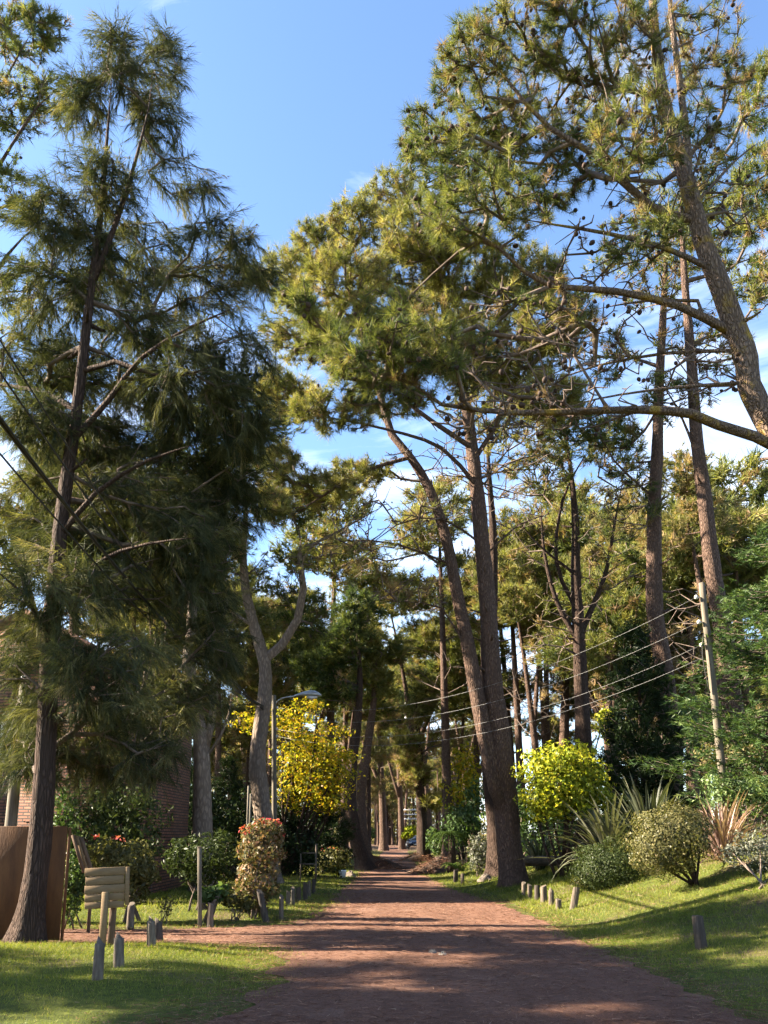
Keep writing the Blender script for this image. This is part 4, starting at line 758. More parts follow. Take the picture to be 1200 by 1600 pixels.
# yellow trees
shrub('yellow_tree', 'yellow autumn tree hanging over the left verge behind the street lamp', 70, gnd(445, 33.5), [el(455, 1125, 33.5, 40, 26), el(490, 1160, 33.5, 45, 24), el(505, 1190, 33.5, 42, 30), el(465, 1195, 33.5, 36, 36), el(500, 1235, 33.5, 38, 26), el(460, 1240, 33.5, 26, 28), el(395, 1125, 33.5, 28, 16), el(530, 1215, 33.5, 26, 22), el(490, 1100, 33.5, 16, 10), el(540, 1185, 33.5, 16, 16), el(515, 1255, 33.5, 30, 18)],
      8500, .125, 'yellow_leaf', 'bark_dark', 14, .07, .5, .3, .5, inner=.45, lump=.4)
shrub('yellow_tree', 'small yellow tree between the stems of the two-stemmed pine', 71, gnd(722, 50.), [el(725, 1190, 50., 20, 24), el(715, 1240, 50., 26, 26), el(735, 1225, 50, 16, 30)], 1500, .24, 'yellow_leaf', 'bark_dark', 6, .06, .45, .25, .5, lump=.3)
shrub('shrubbery', 'green shrub mass left of the two-stemmed pine base', 72, gnd(725, 40.), [el(725, 1285, 40., 28, 30), el(742, 1255, 40., 16, 30), el(710, 1300, 40., 20, 26)], 2600, .17, 'mid_leaf', k=6, mean=.35, lump=.25)
Yl = 24.5
shrub('lime_bush', 'bright yellow-green rounded bush right of the two-stemmed pine', 73, gnd(880, Yl), [el(850, 1195, Yl, 34, 26), el(890, 1185, Yl, 36, 22), el(870, 1225, Yl, 50, 30), el(845, 1250, Yl, 28, 26), el(905, 1240, Yl, 34, 30), el(925, 1215, Yl, 26, 22), el(945, 1130, Yl + 6, 14, 22), el(860, 1265, Yl, 30, 18), el(900, 1262, Yl, 30, 18), el(940, 1245, Yl, 20, 20)],
      11000, .11, 'lime_leaf', 'bark_dark', 10, .05, .5, .27, .6, inner=.4, lump=.3)
# clipped ball bushes
Yb = 20.5
shrub('ball_bush', 'dark clipped ball bush at the foot of the grassy bank', 74, gnd(953, Yb), [el(955, 1358, Yb, 58, 44), el(975, 1375, Yb, 40, 30), el(935, 1370, Yb, 36, 30)], 20000, .045, 'clip_leaf', k=10, r=.03, mean=.45, aspect=.6, inner=.3, lump=.13, jit=.36)
Yc = 17.8
bc = G(1088, 1384)
shrub('ball_bush', 'olive-brown clipped ball bush on a leaning stem upon the bank', 75, bc, [el(1045, 1312, bc[1], 58, 52), el(1030, 1335, bc[1], 42, 34), el(1070, 1300, bc[1], 42, 38)], 16000, .05, 'olive_leaf', 'bark_dark', 9, .035, .42, .2, .6, inner=.35, lump=.13, spread=.03, jit=.36)
# right garden
shrub('leafy_shrub', 'pale variegated shrub below the utility pole', 76, G(1165, 1330), [el(1150, 1240, 19.5, 44, 34), el(1190, 1250, 19.5, 44, 44), el(1120, 1235, 19.5, 20, 26)], 4200, .08, 'pale_leaf', k=8, mean=.55, lump=.25)
shrub('leafy_shrub', 'brownish twiggy shrub at the right edge under the cypress', 77, gnd(1170, 21.5), [el(1165, 1180, 21.5, 36, 28), el(1200, 1190, 21.5, 40, 34), el(1110, 1185, 21.5, 20, 22)], 3400, .09, 'olive_leaf', k=12, mean=.7, lump=.25)
shrub('grey_shrub', 'silvery low shrub at the right edge of the bank', 78, G(1190, 1385), [el(1190, 1325, 16.4, 40, 30), el(1150, 1335, 16.4, 22, 18), el(1200, 1360, 16.4, 26, 26)], 2800, .06, 'grey_leaf', k=10, mean=.45, lump=.25)
shrub('grey_shrub', 'small pale shrub left of the two-stemmed pine base', 79, gnd(747, 31.), [el(750, 1325, 31, 16, 22), el(748, 1345, 31, 14, 16)], 1400, .10, 'grey_leaf', k=5, mean=.5, lump=.2)
shrub('leafy_shrub', 'bright sunlit green shrub behind the utility pole', 80, gnd(1135, 27.), [el(1130, 1130, 27., 22, 50), el(1075, 1140, 28., 30, 50)], 2600, .13, 'pale_leaf', k=6, mean=.4, lump=.3)
shrub('leafy_shrub', 'tiny lime shrub by the parked blue car', 81, gnd(638, 100.), [el(640, 1300, 100., 10, 9), el(633, 1306, 100, 8, 6)], 500, .5, 'lime_leaf', k=4, mean=.4)
shrub('leafy_shrub', 'grey-green bush by the far bend of the track on the left', 82, gnd(560, 95.), [el(560, 1298, 95, 14, 12), el(575, 1302, 95, 12, 10)], 700, .4, 'mid_leaf', k=4, mean=.4)
shrub('leafy_shrub', 'low bushy plants right of the short pale-tufted pine', 83, gnd(690, 55.), [el(685, 1318, 55, 16, 18), el(705, 1310, 55, 12, 22), el(676, 1305, 55, 10, 12)], 1200, .24, 'mid_leaf', k=5, mean=.6)

# brown undergrowth closing the view under the far wood
rng = np.random.default_rng(99); ee = []
for k in range(110):
    x = rng.uniform(-60, 60) if k < 80 else rng.uniform(-10, 12); y = rng.uniform(150, 190) if abs(x) < 11 else rng.uniform(75, 170); h = rng.uniform(1.2, 3.4) if y < 140 else rng.uniform(4, 9); ee.append((np.array([x, y, h * .5]), (rng.uniform(2, 4.5), 2.5, h)))
V, F, u = leaf_cloud(rng, ee, 42000, .5, .5, .35, .3); tag(add('undergrowth', mesh('undergrowth', V, F, M['needle_far'], np.clip(rng.normal(.6, .25, 42000), 0, 1))), 'brownish undergrowth below the far wood', 'undergrowth', kind='stuff')
# cypress at the right edge: flat sprays in layered boughs
def cypress(label, seed, Y):
    rng = np.random.default_rng(seed); base = gnd(1205, Y); root = thing('cypress', label, 'tree', base)
    top = P(1230, 800, Y); tr = np.array([base, [base[0] + .1, Y, 3.], [top[0], Y, top[2]]]); V, F = loft(smooth_path(tr, .4), np.linspace(.2, .03, len(smooth_path(tr, .4))), 9)
    add('trunk', mesh('trunk', V - base, F, M['bark_dark'], smooth=True), root)
    C = []; D = []; bo = MB()
    H = top[2] - base[2]
    for k in range(190):
        z = rng.uniform(.12, 1.0); a = rng.uniform(0, 6.283); l = (1 - z) * 2.6 + .55; l *= rng.uniform(.75, 1.1); t0 = np.array([np.interp(base[2] + z * H, tr[:, 2], tr[:, 0]), Y, base[2] + z * H])
        e = t0 + np.array([math.cos(a) * l, math.sin(a) * l, l * rng.uniform(-.05, .25)]); m = (t0 + e) / 2 + np.array([0, 0, -.1 * l]); pth = smooth_path([t0, m, e], .2)
        bo.tube(pth, np.linspace(.025, .006, len(pth)), 4, cap=False); nb = len(pth)
        for j in range(int(nb * .25), nb):
            d = nrm(pth[min(j + 1, nb - 1)] - pth[max(0, j - 1)])
            for s in range(5):
                side = np.array([-d[1], d[0], 0]) * rng.normal(0, .8); C.append(pth[j] + rng.normal(0, .09, 3)); D.append(nrm(d + side + np.array([0, 0, rng.normal(-.1, .25)])))
    C = np.array(C); D = np.array(D); V, F, r = needles(rng, C, D, np.clip(rng.normal(.5, .22, len(C)), 0, .95), 9, .17, .022, .42, .16, .12)
    bo.build('branches', M['twig'], root, origin=base); add('crown', mesh('crown', V - base, F, M['cypress'], np.clip(r, 0, 1)), root)
cypress('bright green cypress with flat sprays at the right edge', 90, 20.)

# flax clumps: every blade a part
def flax(label, seed, base, n, length, width, mat, spread=.75, droop=.5):
    rng = np.random.default_rng(seed); base = np.asarray(base, float); root = thing('flax_plant', label, 'plant', base); vs = []
    for v in range(8):
        dr = droop * rng.uniform(.2, 1.6); s = np.linspace(0, 1, 8); x = s * .1 + dr * s ** 3 * .6; z = s - dr * .45 * s ** 3; w = width * np.sqrt(np.clip(1 - s ** 2.2, 0, 1)) * (.55 + .45 * np.minimum(1, s * 4)); w[-1] = .002
        V = []; 
        for i_ in range(8): V += [(x[i_] * length - w[i_] * .12, -w[i_] / 2, z[i_] * length), (x[i_] * length, 0, z[i_] * length - w[i_] * .1), (x[i_] * length - w[i_] * .12, w[i_] / 2, z[i_] * length)]
        F = []
        for i_ in range(7):
            for j in (0, 1): F.append((i_ * 3 + j, i_ * 3 + j + 1, i_ * 3 + j + 4, i_ * 3 + j + 3))
        vs.append(mesh('leaf', np.array(V), F, M[mat], np.full(len(F), rng.uniform(.1, 1)), smooth=True))
    for k in range(n):
        o = add('leaf', vs[k % 8], root); a = rng.uniform(0, 6.283); tl = abs(rng.normal(0, 1)) * spread * .55 + .08; s = rng.uniform(.6, 1.1)
        o.rotation_euler = (0, min(tl, 1.35), a); o.location = (math.cos(a) * .12 * tl + rng.normal(0, .05), math.sin(a) * .12 * tl + rng.normal(0, .05), -.04); o.scale = (s, s, s)
    return root
flax('large grey-green flax with broad arching blades behind the dark ball bush', 91, gnd(952, 23.2), 190, 2.3, .10, 'flax', 1.0, .45)
flax('grey-green flax standing right of the big flax clump', 92, gnd(1015, 22.4), 110, 2.3, .10, 'flax', .7, .35)
flax('reddish flax with stiff narrow blades in the right garden', 93, gnd(1128, 18.8), 200, 1.6, .05, 'flax_red', 1.0, .3)
flax('dark flax right of the two-stemmed pine base', 94, gnd(842, 28.), 80, 1.7, .06, 'flax', .8, .4)
def fern(label, seed, base, n, length):
    rng = np.random.default_rng(seed); base = np.asarray(base, float); root = thing('fern', label, 'plant', base)
    for k in range(n):
        a = rng.uniform(0, 6.283); l = length * rng.uniform(.7, 1.1); s = np.linspace(0, 1, 14); x = s * l * .75; z = l * (.75 * s - .65 * s ** 2.4) + .1; V = []; F = []
        for i_ in range(1, 14):
            pl = l * .22 * math.sin(math.pi * min(1, s[i_] * .9 + .12)); 
            for sg in (-1, 1):
                b = len(V); V += [(x[i_] - .035, 0, z[i_]), (x[i_] + .035, 0, z[i_]), (x[i_] + pl * .4, sg * pl, z[i_] - pl * .25)]; F.append((b, b + 1, b + 2))
        for i_ in range(13): b = len(V); V += [(x[i_], -.012, z[i_]), (x[i_], .012, z[i_]), (x[i_ + 1], .012, z[i_ + 1]), (x[i_ + 1], -.012, z[i_ + 1])]; F.append((b, b + 1, b + 2, b + 3))
        V = np.array(V) @ rotz(a).T; add('frond', mesh('frond', V, F, M['fern'], np.full(len(F), rng.uniform(.2, 1))), root)
fern('tree fern with layered fronds beside the small stakes on the right verge', 95, gnd(722, 34.) + np.array([0, 0, .0]), 14, 1.3)
f2 = thing('tree_fern', 'dark tree fern with a stout trunk left of the pale shrub', 'plant', gnd(705, 36.))
mbf = MB(); mbf.tube([(0, 0, -.1), (.02, 0, .8), (0, .03, 1.5)], [.2, .16, .14], 10); mbf.build('trunk', M['bark_dark'], f2, smooth=True)
rng = np.random.default_rng(96)
for k in range(18):
    a = rng.uniform(0, 6.283); l = 1.7 * rng.uniform(.7, 1.1); s = np.linspace(0, 1, 14); x = s * l * .7; z = 1.5 + l * (.6 * s - .95 * s ** 2); V = []; F = []
    for i_ in range(1, 14):
        pl = l * .2 * math.sin(math.pi * min(1, s[i_] * .9 + .12))
        for sg in (-1, 1):
            b = len(V); V += [(x[i_] - .045, 0, z[i_]), (x[i_] + .045, 0, z[i_]), (x[i_] + pl * .4, sg * pl, z[i_] - pl * .3)]; F.append((b, b + 1, b + 2))
    for i_ in range(13): b = len(V); V += [(x[i_], -.015, z[i_]), (x[i_], .015, z[i_]), (x[i_ + 1], .015, z[i_ + 1]), (x[i_ + 1], -.015, z[i_ + 1])]; F.append((b, b + 1, b + 2, b + 3))
    add('frond', mesh('frond', np.array(V) @ rotz(a).T, F, M['fern'], np.full(len(F), rng.uniform(0, .6))), f2)
M['white_stone'] = solid_mat('pale_stone', [(.3, (.13, .115, .10)), (.7, (.20, .18, .16))], 12)
# ------------------------------------------------------------------ built things
# brick house
hb = onground(-8.75, 23.0); house = thing('brick_house', 'red brick house half hidden behind the she-oak branches', 'house', hb)
def quad_wall(name, parent, mat, x0, x1, y0, y1, z0, z1):
    mb = MB(); mb.box(((x0 + x1) / 2, (y0 + y1) / 2, (z0 + z1) / 2), (x1 - x0, y1 - y0, z1 - z0)); return mb.build(name, M[mat], parent)
wx0, wx1 = -4.6, 2.75
win = (-1.95, -.95, 3.3, 4.5)
mb = MB()
for (a, b, c, d) in ((wx0, win[0], -.1, 5.4), (win[1], wx1, -.1, 5.4), (win[0], win[1], -.1, win[2]), (win[0], win[1], win[3], 5.4)): mb.box(((a + b) / 2, 0, (c + d) / 2), (b - a, .3, d - c))
mb.put([(wx0, -.15, 5.4), (wx1, -.15, 5.4), ((wx0 + wx1) / 2, -.15, 7.3), (wx0, .15, 5.4), (wx1, .15, 5.4), ((wx0 + wx1) / 2, .15, 7.3)], [(0, 1, 2), (5, 4, 3), (0, 2, 5, 3), (2, 1, 4, 5), (0, 3, 4, 1)])
mb.build('front_wall', M['brick'], house)
quad_wall('side_wall', house, 'brick', wx1 - .3, wx1 - .003, .153, 4, -.1, 5.4)
quad_wall('side_wall', house, 'brick', wx0 + .003, wx0 + .3, .153, 4, -.1, 5.4)
cxm = (wx0 + wx1) / 2; half = (wx1 - wx0) / 2 + .4; ang = math.atan2(1.9, (wx1 - wx0) / 2)
for s in (-1, 1):
    mb = MB(); ln = half / math.cos(ang); mb.box((cxm + s * half / 2, 1.9, 7.42 - math.tan(ang) * half / 2), (ln, 4.8, .12), roty(s * ang)); mb.build('roof', M['roof'], house)
w = quad_wall('window', house, 'glass', win[0], win[1], .06, .08, win[2], win[3]); mb = MB()
for (c, s) in (((-1.45, .03, win[2] + .03), (1., .08, .06)), ((-1.45, .03, win[3] - .03), (1., .08, .06)), ((win[0] + .03, .03, 3.9), (.06, .08, 1.08)), ((win[1] - .03, .03, 3.9), (.06, .08, 1.08)), ((-1.45, .03, 3.9), (.05, .08, 1.08))): mb.box(c, s)
mb.build('frame', M['white_paint'], w)

# rusted steel panel
pr_ = P(97, 1478, 13.75); pl_x = -9.2
pb = onground((pr_[0] + pl_x) / 2, 13.75); pan = thing('steel_panel', 'rusted brown steel gate panel at the left edge behind the she-oak trunk', 'gate', pb)
wd = pr_[0] - pl_x; hp = P(100, 1291, 13.75)[2] - pb[2]
mb = MB(); mb.box((-wd / 4 - .006, 0, hp / 2 + .02), (wd / 2 - .012, .045, hp - .04), bev=.006); mb.build('sheet', M['corten'], pan)
mb = MB(); mb.box((wd / 4 - .02, 0, hp / 2 + .02), (wd / 2 - .06, .045, hp - .04), bev=.006); mb.build('sheet', M['corten'], pan)
mb = MB(); mb.box((wd / 2 - .025, .04, hp / 2 - .02), (.03, .07, hp + .01), bev=.005); mb.build('end_post', M['corten'], pan)

# utility poles, street lamps, wires
def tapered(name, r0, r1, h, parent, mat, lean=(0, 0)):
    mb = MB(); mb.tube(smooth_path([(0, 0, -.2), (lean[0] * .5, lean[1] * .5, h * .5), (lean[0], lean[1], h)], .5), np.linspace(r0, r1, len(smooth_path([(0, 0, -.2), (lean[0] * .5, lean[1] * .5, h * .5), (lean[0], lean[1], h)], .5))), 10); return mb.build(name, M[mat], parent, smooth=True)
Yu = 19.6; ub = gnd(1150, Yu); utop = P(1096, 908, Yu); uh = utop[2] - ub[2]
ub = onground(P(1139, 1290, Yu)[0], Yu)
up = thing('utility_pole', 'round wooden utility pole rising from the right garden shrubs', 'pole', ub); lean = (utop[0] - ub[0], 0); tapered('pole', .10, .07, uh, up, 'pole', lean)
ins_r = []
for k, dz in enumerate((.35, .95, 1.5)):
    q = np.array([lean[0] * (1 - dz / uh) - .17, -.02, uh - dz]); mb = MB(); mb.tube([(q[0] + .12, 0, q[2]), (q[0], -.01, q[2])], .012, 6); br = mb.build('bracket', M['metal'], up)
    mb = MB(); mb.tube([q + (0, 0, -.05), q + (0, 0, -.02), q + (0, 0, .02), q + (0, 0, .05)], [.025, .045, .045, .02], 8); mb.build('insulator', M['ceramic'], br); ins_r.append(ub + q)
mb = MB(); mb.tube(smooth_path([(lean[0] * .8 - .1, -.05, uh * .8), (lean[0] * .75 - .18, -.06, uh * .72), (lean[0] * .65 - .13, -.06, uh * .6), (lean[0] * .6 - .1, -.06, uh * .57)], .15), .012, 5); mb.build('hanging_cable', M['cable'], up, smooth=True)

Yl2 = 30.; lb = onground(P(431, 1300, Yl2)[0], Yl2); ltop = P(428, 1086, Yl2); lh = ltop[2] - lb[2]
lamp = thing('street_lamp', 'grey street lamp on a slim pole beside the knobbly pale trunk', 'street lamp', lb); ll = (ltop[0] - lb[0], 0); tapered('pole', .10, .075, lh, lamp, 'pole', ll)
def lamp_head(parent, org, dirx, s=1.):
    mb = MB(); mb.tube(smooth_path([org, org + np.array([.25 * dirx, 0, .22]) * s, org + np.array([.75 * dirx, 0, .32]) * s], .1), .025, 6); mb.build('arm', M['metal'], parent, smooth=True)
    c = org + np.array([.72 * dirx, 0, .32]) * s; t = np.linspace(0, 1, 9); pts = c + np.stack([t * .95 * dirx * s, 0 * t, .05 * np.sin(t * 3) * s], 1); rr = np.array([.03, .06, .085, .115, .14, .15, .14, .105, .03]) * s
    V, F = loft(pts, rr, 12); V[:, 2] = np.where(V[:, 2] < np.repeat(pts[:, 2], 12), np.repeat(pts[:, 2], 12) + (V[:, 2] - np.repeat(pts[:, 2], 12)) * .45, V[:, 2]); F += [tuple(range(11, -1, -1)), tuple(range(96, 108))]
    h = add('lamp_head', mesh('lamp_head', V, F, M['metal'], smooth=True), parent)
    mb = MB(); mb.tube([c + np.array([.45 * dirx * s, 0, -.02 * s]), c + np.array([.6 * dirx * s, 0, -.06 * s]), c + np.array([.8 * dirx * s, 0, -.02 * s])], [.06 * s, .085 * s, .05 * s], 8); mb.build('lens', M['lens'], h, smooth=True)
lamp_head(lamp, np.array([ll[0], 0, lh - .35]), 1.)
ins_l = []
for k, dz in enumerate((.45, .75, 1.2, 1.45)):
    q = np.array([ll[0] + .14, -.02, lh - dz]); mb = MB(); mb.tube([(q[0] - .1, 0, q[2]), tuple(q)], .012, 6); br = mb.build('bracket', M['metal'], lamp); mb = MB(); mb.tube([q + (0, 0, -.05), q, q + (0, 0, .05)], [.025, .045, .02], 8); mb.build('insulator', M['ceramic'], br); ins_l.append(lb + q)
l2b = onground(P(520, 1300, 58.)[0], 58.); lamp2 = thing('street_lamp', 'far street lamp half hidden behind the yellow tree', 'street lamp', l2b); h2 = P(520, 1208, 58.)[2] - l2b[2]; tapered('pole', .09, .07, h2, lamp2, 'pole'); lamp_head(lamp2, np.array([0, 0, h2 - .3]), 1.)
def wire(label, a, b, sag, r, mat, group, name='power_wire'):
    t = np.linspace(0, 1, 40)[:, None]; pts = a * (1 - t) + b * t + np.array([0, 0, -1.]) * sag * 4 * t * (1 - t); mb = MB(); mb.tube(pts - a, r, 5); o = mb.build(name, M[mat], None, loc=a, smooth=True); tag(o, label, 'wire', group)
ordn = ['uppermost pale wire crossing above the track between street lamp and utility pole', 'second-highest pale wire crossing above the track', 'third-highest pale wire crossing above the track', 'lowest pale wire crossing above the track']
for k in range(4):
    b = ins_r[min(k, 2)] if k < 3 else ins_r[2] + np.array([0, .05, -.3])
    wire(ordn[k], ins_l[k], b, 1.0, .0042, 'wire', 'wires crossing the track')
far = np.array([-4.45, 2.0, 7.2])
nl = ['thick black cable slanting down from the left edge', 'black cable twisted close to the thick one at left', 'thin black cable below the thick bundle at left', 'thin black cable above the thick bundle at left', 'outermost thin black cable at the left edge']
for k, (dx, dz, r, sg) in enumerate([(0, 0, .027, .95), (.05, .06, .018, 1.0), (-.12, -.3, .013, .95), (.25, .25, .012, .8), (.4, .42, .010, .75)]):
    wire(nl[k], far + np.array([dx, 0, dz]), lb + np.array([ll[0] - .1, -.05, lh - .5 - .05 * k]), sg, r, 'cable', 'black cables on the left', 'cable')
# wooden pole behind the steel panel
wb = onground(P(14, 1300, 15.2)[0], 15.2); wp = thing('wooden_pole', 'pale wooden pole standing behind the rusted steel panel at far left', 'pole', wb); tapered('pole', .11, .085, P(25, 1060, 15.2)[2] - wb[2], wp, 'pole', (.05, 0))
mb = MB(); mb.tube([(.05, 0, P(25, 1060, 15.2)[2] - wb[2] - .003), (.05, 0, P(25, 1060, 15.2)[2] - wb[2] + .04)], [.1, .06], 10); mb.build('cap', M['metal'], wp)
# far power poles with crossarms
for lab, px, Y, py in (('far utility pole with crossarms above the middle of the track', 651, 75., 1095), ('distant crossarm pole at the end of the track', 618, 118., 1262)):
    b = onground(P(px + (4 if Y < 100 else 22), 1300, Y)[0], Y); r = thing('crossarm_pole', lab, 'pole', b); h = P(px, py, Y)[2] - b[2]; tapered('pole', .13, .1, h, r, 'pole')
    for dz in (.3, .9, 1.5):
        mb = MB(); mb.box((-.1, -.14, h - dz), (2.2, .1, .1)); ca = mb.build('crossarm', M['white_paint'], r)
        for x in (-1, -.5, .5, .8): mb = MB(); mb.tube([(x - .1, -.14, h - dz + .05), (x - .1, -.14, h - dz + .2)], [.05, .035], 6); mb.build('insulator', M['ceramic'], ca)

# plank signboard
sb = G(164, 1478); sign = thing('plank_signboard', 'blank signboard of five horizontal wooden planks on two posts', 'sign', sb); Ysn = sb[1]
k0 = mpp(166, 1390, Ysn); cxs = P(167, 1390, Ysn)[0] - sb[0]; zc = P(167, 1387, Ysn)[2] - sb[2]; Rs = rotz(rad(12)) @ roty(rad(-2.5))
rg2 = np.random.default_rng(4)
hts = np.array([13, 13.5, 13, 12, 11.]) * k0; z = sum(hts) / 2
for k in range(5):
    z -= hts[k] / 2; mb = MB(); mb.box((0, 0, 0), (59 * k0 + rg2.uniform(-.015, .015), .028, hts[k] - .007), bev=.003)
    o = mb.build('plank', M['plank'], sign); c = Rs @ np.array([-.03, rg2.uniform(-.004, .004), z]); o.location = (cxs + c[0], c[1], zc + c[2]); o.rotation_euler = (0, rad(-2.5 + rg2.uniform(-.25, .25)), rad(12)); z -= hts[k] / 2
mb = MB(); mb.box((0, 0, 0), (.055, .05, 58 * k0), bev=.004); o = mb.build('end_board', M['plank'], sign); c = Rs @ np.array([30.5 * k0, .005, 0.01]); o.location = (cxs + c[0], c[1], zc + c[2]); o.rotation_euler = (0, rad(-2.5), rad(12))
for x, y, h in ((P(162, 1478, Ysn)[0] - sb[0], -.07, P(162, 1393, Ysn)[2] - sb[2]), (P(173, 1478, Ysn + .12)[0] - sb[0], .12, .66)):
    mb = MB(); mb.box((0, 0, h / 2 - .05), (.085, .07, h + .1), bev=.006); o = mb.build('post', M['plank'] if y < 0 else M['plank_dark'], sign); o.location = (x, y, 0)
# second board, seen nearly edge-on, tilting left
s2 = gnd(139, 15.0); sign2 = thing('tilted_board', 'dark weathered boards tilting left above the plank signboard', 'sign', s2)
zc2 = P(128, 1334, 15.)[2] - s2[2]; x2 = P(128, 1334, 15.)[0] - s2[0]
for k in range(3):
    mb = MB(); mb.box((0, 0, 0), (.045, .12, .66), bev=.004); o = mb.build('plank', M['plank_dark'] if k != 1 else M['plank'], sign2); o.location = (x2 + k * .05 - .05, k * .05, zc2 - k * .02); o.rotation_euler = (0, rad(-21), 0)
mb = MB(); mb.box((0, .0, zc2 / 2 - .25), (.05, .05, zc2 - .1), bev=.006); o = mb.build('post', M['plank_dark'], sign2); o.location = (x2 + .13, .2, 0)

# stakes and posts
def stake(name, label, base, h, r, mat='stake', tip='slant', lean=(0, 0), seed=0, group=None):
    rng = np.random.default_rng(seed + 700); base = np.asarray(base, float); root = thing(name, label, 'post', base, group); n = 12; zs = np.r_[-.08, np.linspace(0, h * .86, 7)]; ang = np.linspace(0, 6.283, n, endpoint=False); a0 = rng.uniform(0, 6.28); V = []; F = []
    bump_ = 1 + .07 * np.sin(3 * ang + a0) + rng.normal(0, .03, n)
    for z_ in zs:
        rr = r * (1 - .12 * z_ / h) * (bump_ + rng.normal(0, .015, n)); V += [(rr[i_] * math.cos(ang[i_]) + lean[0] * z_, rr[i_] * math.sin(ang[i_]) + lean[1] * z_, z_) for i_ in range(n)]
    rr = r * .85 * bump_
    top = []
    for i_ in range(n):
        q = math.cos(ang[i_] - a0) if tip == 'slant' else -1. if tip == 'point' else rng.uniform(-.15, .15)
        zz = h * .93 + q * (h * .07 if tip == 'slant' else h * .06); s = 1 if tip != 'point' else .75
        top.append((rr[i_] * s * math.cos(ang[i_]) + lean[0] * zz, rr[i_] * s * math.sin(ang[i_]) + lean[1] * zz, zz))
    V += top; zc_ = h * (1.06 if tip == 'point' else .93); V.append((lean[0] * zc_ + (-.35 * r if tip == 'point' else 0), lean[1] * zc_, zc_)); m = len(zs) + 1
    for k in range(m - 1):
        for i_ in range(n): j = (i_ + 1) % n; F.append((k * n + i_, k * n + j, k * n + n + j, k * n + n + i_))
    side = len(F); t0 = (m - 1) * n; Ft = [(t0 + i_, t0 + (i_ + 1) % n, m * n) for i_ in range(n)]
    add('shaft', mesh('shaft', np.array(V), F, M[mat], smooth=True), root); add('cut_top', mesh('cut_top', np.array(V)[t0:] + np.array([0, 0, .001]), [tuple(q - t0 for q in f) for f in Ft], M['stake'] if mat == 'stake' else M['stake_dark']), root)
    return root
def st_px(label, px, top, bot, w, mat='stake', tip='slant', lean=(0, 0), seed=0, group=None, name='wooden_stake'):
    b = G(px, bot); k = mpp(px, bot, b[1]); return stake(name, label, b, (bot - top) * k * .98, w * k / 2, mat, tip, lean, seed, group)
st_px('nearest grey pointed stake on the left grass', 152, 1467, 1531, 17, tip='point', seed=1)
st_px('pointed stake just right of the nearest grey one', 185, 1460, 1511, 17, tip='point', lean=(-.05, 0), seed=2)
st_px('left half of the split stump pair on the left grass', 237, 1434, 1478, 14, tip='point', lean=(-.08, 0), seed=3)
st_px('right half of the split stump pair on the left grass', 248, 1436, 1471, 15, 'stake_dark', tip='point', lean=(-.12, 0), seed=4)
sp = G(307, 1449); k = mpp(307, 1449, sp[1]); r = thing('pale_stake', 'thin pale square stake standing on the left lawn', 'post', sp); h = P(307, 1325, sp[1])[2] - sp[2]
mb = MB(); mb.box((.03, 0, h / 2 - .05), (6 * k, 5 * k, h + .1), roty(rad(-3.)), bev=.006); mb.build('shaft', M['pole'], r); mb = MB(); mb.box((.03 - math.sin(rad(3.)) * h / 2, 0, h + .012), (6 * k, 5 * k, .025), bev=.004); mb.build('cut_top', M['stake'], r)
lp = [(203, 1410, 1452, 12, 'stump', 'stout stake under the brownish shrub behind the signboard'), (328, 1410, 1449, 11, 'stump', 'short stump under the small broad-leaved shrub'),
      (416, 1390, 1441, 11, 'leaning dark', 'dark leaning post right of the red-tipped shrub'), (439, 1398, 1437, 8, '', 'nearest slanted post of the left verge row'), (450, 1391, 1416, 7, '', 'second post of the left verge row'), (457, 1386, 1414, 7, '', 'third post of the left verge row'),
      (466, 1386, 1410, 9, 'dark', 'fourth, dark post of the left verge row'), (477, 1378, 1407, 8, 'dark', 'fifth, dark post of the left verge row'), (483, 1376, 1402, 6, '', 'sixth, reddish-lit post of the left verge row'), (490, 1373, 1397, 6, 'dark', 'farthest post of the left verge row')]
for k, (px, a, b, w, kd, lab) in enumerate(lp): st_px(lab, px, a, b, w, 'stake_dark' if 'dark' in kd else 'stake', lean=(-.25, 0) if 'leaning' in kd else (0, 0), seed=10 + k, group='stakes along the left verge')
rp = [(819, 1378, 1399, 8, '', 'pale first stake beside the two-stemmed pine base'), (828, 1381, 1404, 8, '', 'second stake from the two-stemmed pine base'), (840, 1383, 1406, 9, 'dark', 'third, dark stake from the two-stemmed pine base'), (850, 1383, 1410, 11, '', 'fourth, broad stake from the two-stemmed pine base'),
      (862, 1388, 1414, 9, '', 'fifth, pointed stake from the two-stemmed pine base'), (873, 1404, 1420, 10, '', 'very short stump in the right verge row'), (896, 1386, 1420, 12, 'lean', 'leaning slanted stake nearest the dark ball bush')]
for k, (px, a, b, w, kd, lab) in enumerate(rp): st_px(lab, px, a, b, w, 'stake_dark' if kd == 'dark' else 'stake', lean=(.2, 0) if kd == 'lean' else (0, 0), tip='slant' if k != 4 else 'point', seed=30 + k, group='stakes along the right verge')
st_px('round dark post with flat top alone on the right lawn', 1096, 1428, 1483, 19, 'stake_dark', 'flat', (-.06, 0), 40, name='wooden_post')
st_px('squat far stump left of the two-stemmed pine', 712, 1358, 1378, 8, 'stake_dark', 'flat', seed=41); st_px('thin far stake left of the two-stemmed pine', 723, 1364, 1382, 6, 'stake', 'flat', seed=42)
st_px('slim far stake on the grass tuft in the middle of the track', 595, 1305, 1327, 2, 'stake', 'flat', seed=43)
# thin garden poles behind the red-tipped shrub
for k, (px, lab) in enumerate(((386, 'left thin garden pole behind the red-tipped shrub'), (390, 'right thin garden pole behind the red-tipped shrub'))):
    b = gnd(px, 21. + k * .6); r = thing('garden_pole', lab, 'pole', b); tapered('pole', .028, .022, P(px, 1228 + 12 * k, 21. + k * .6)[2] - b[2], r, 'pole')

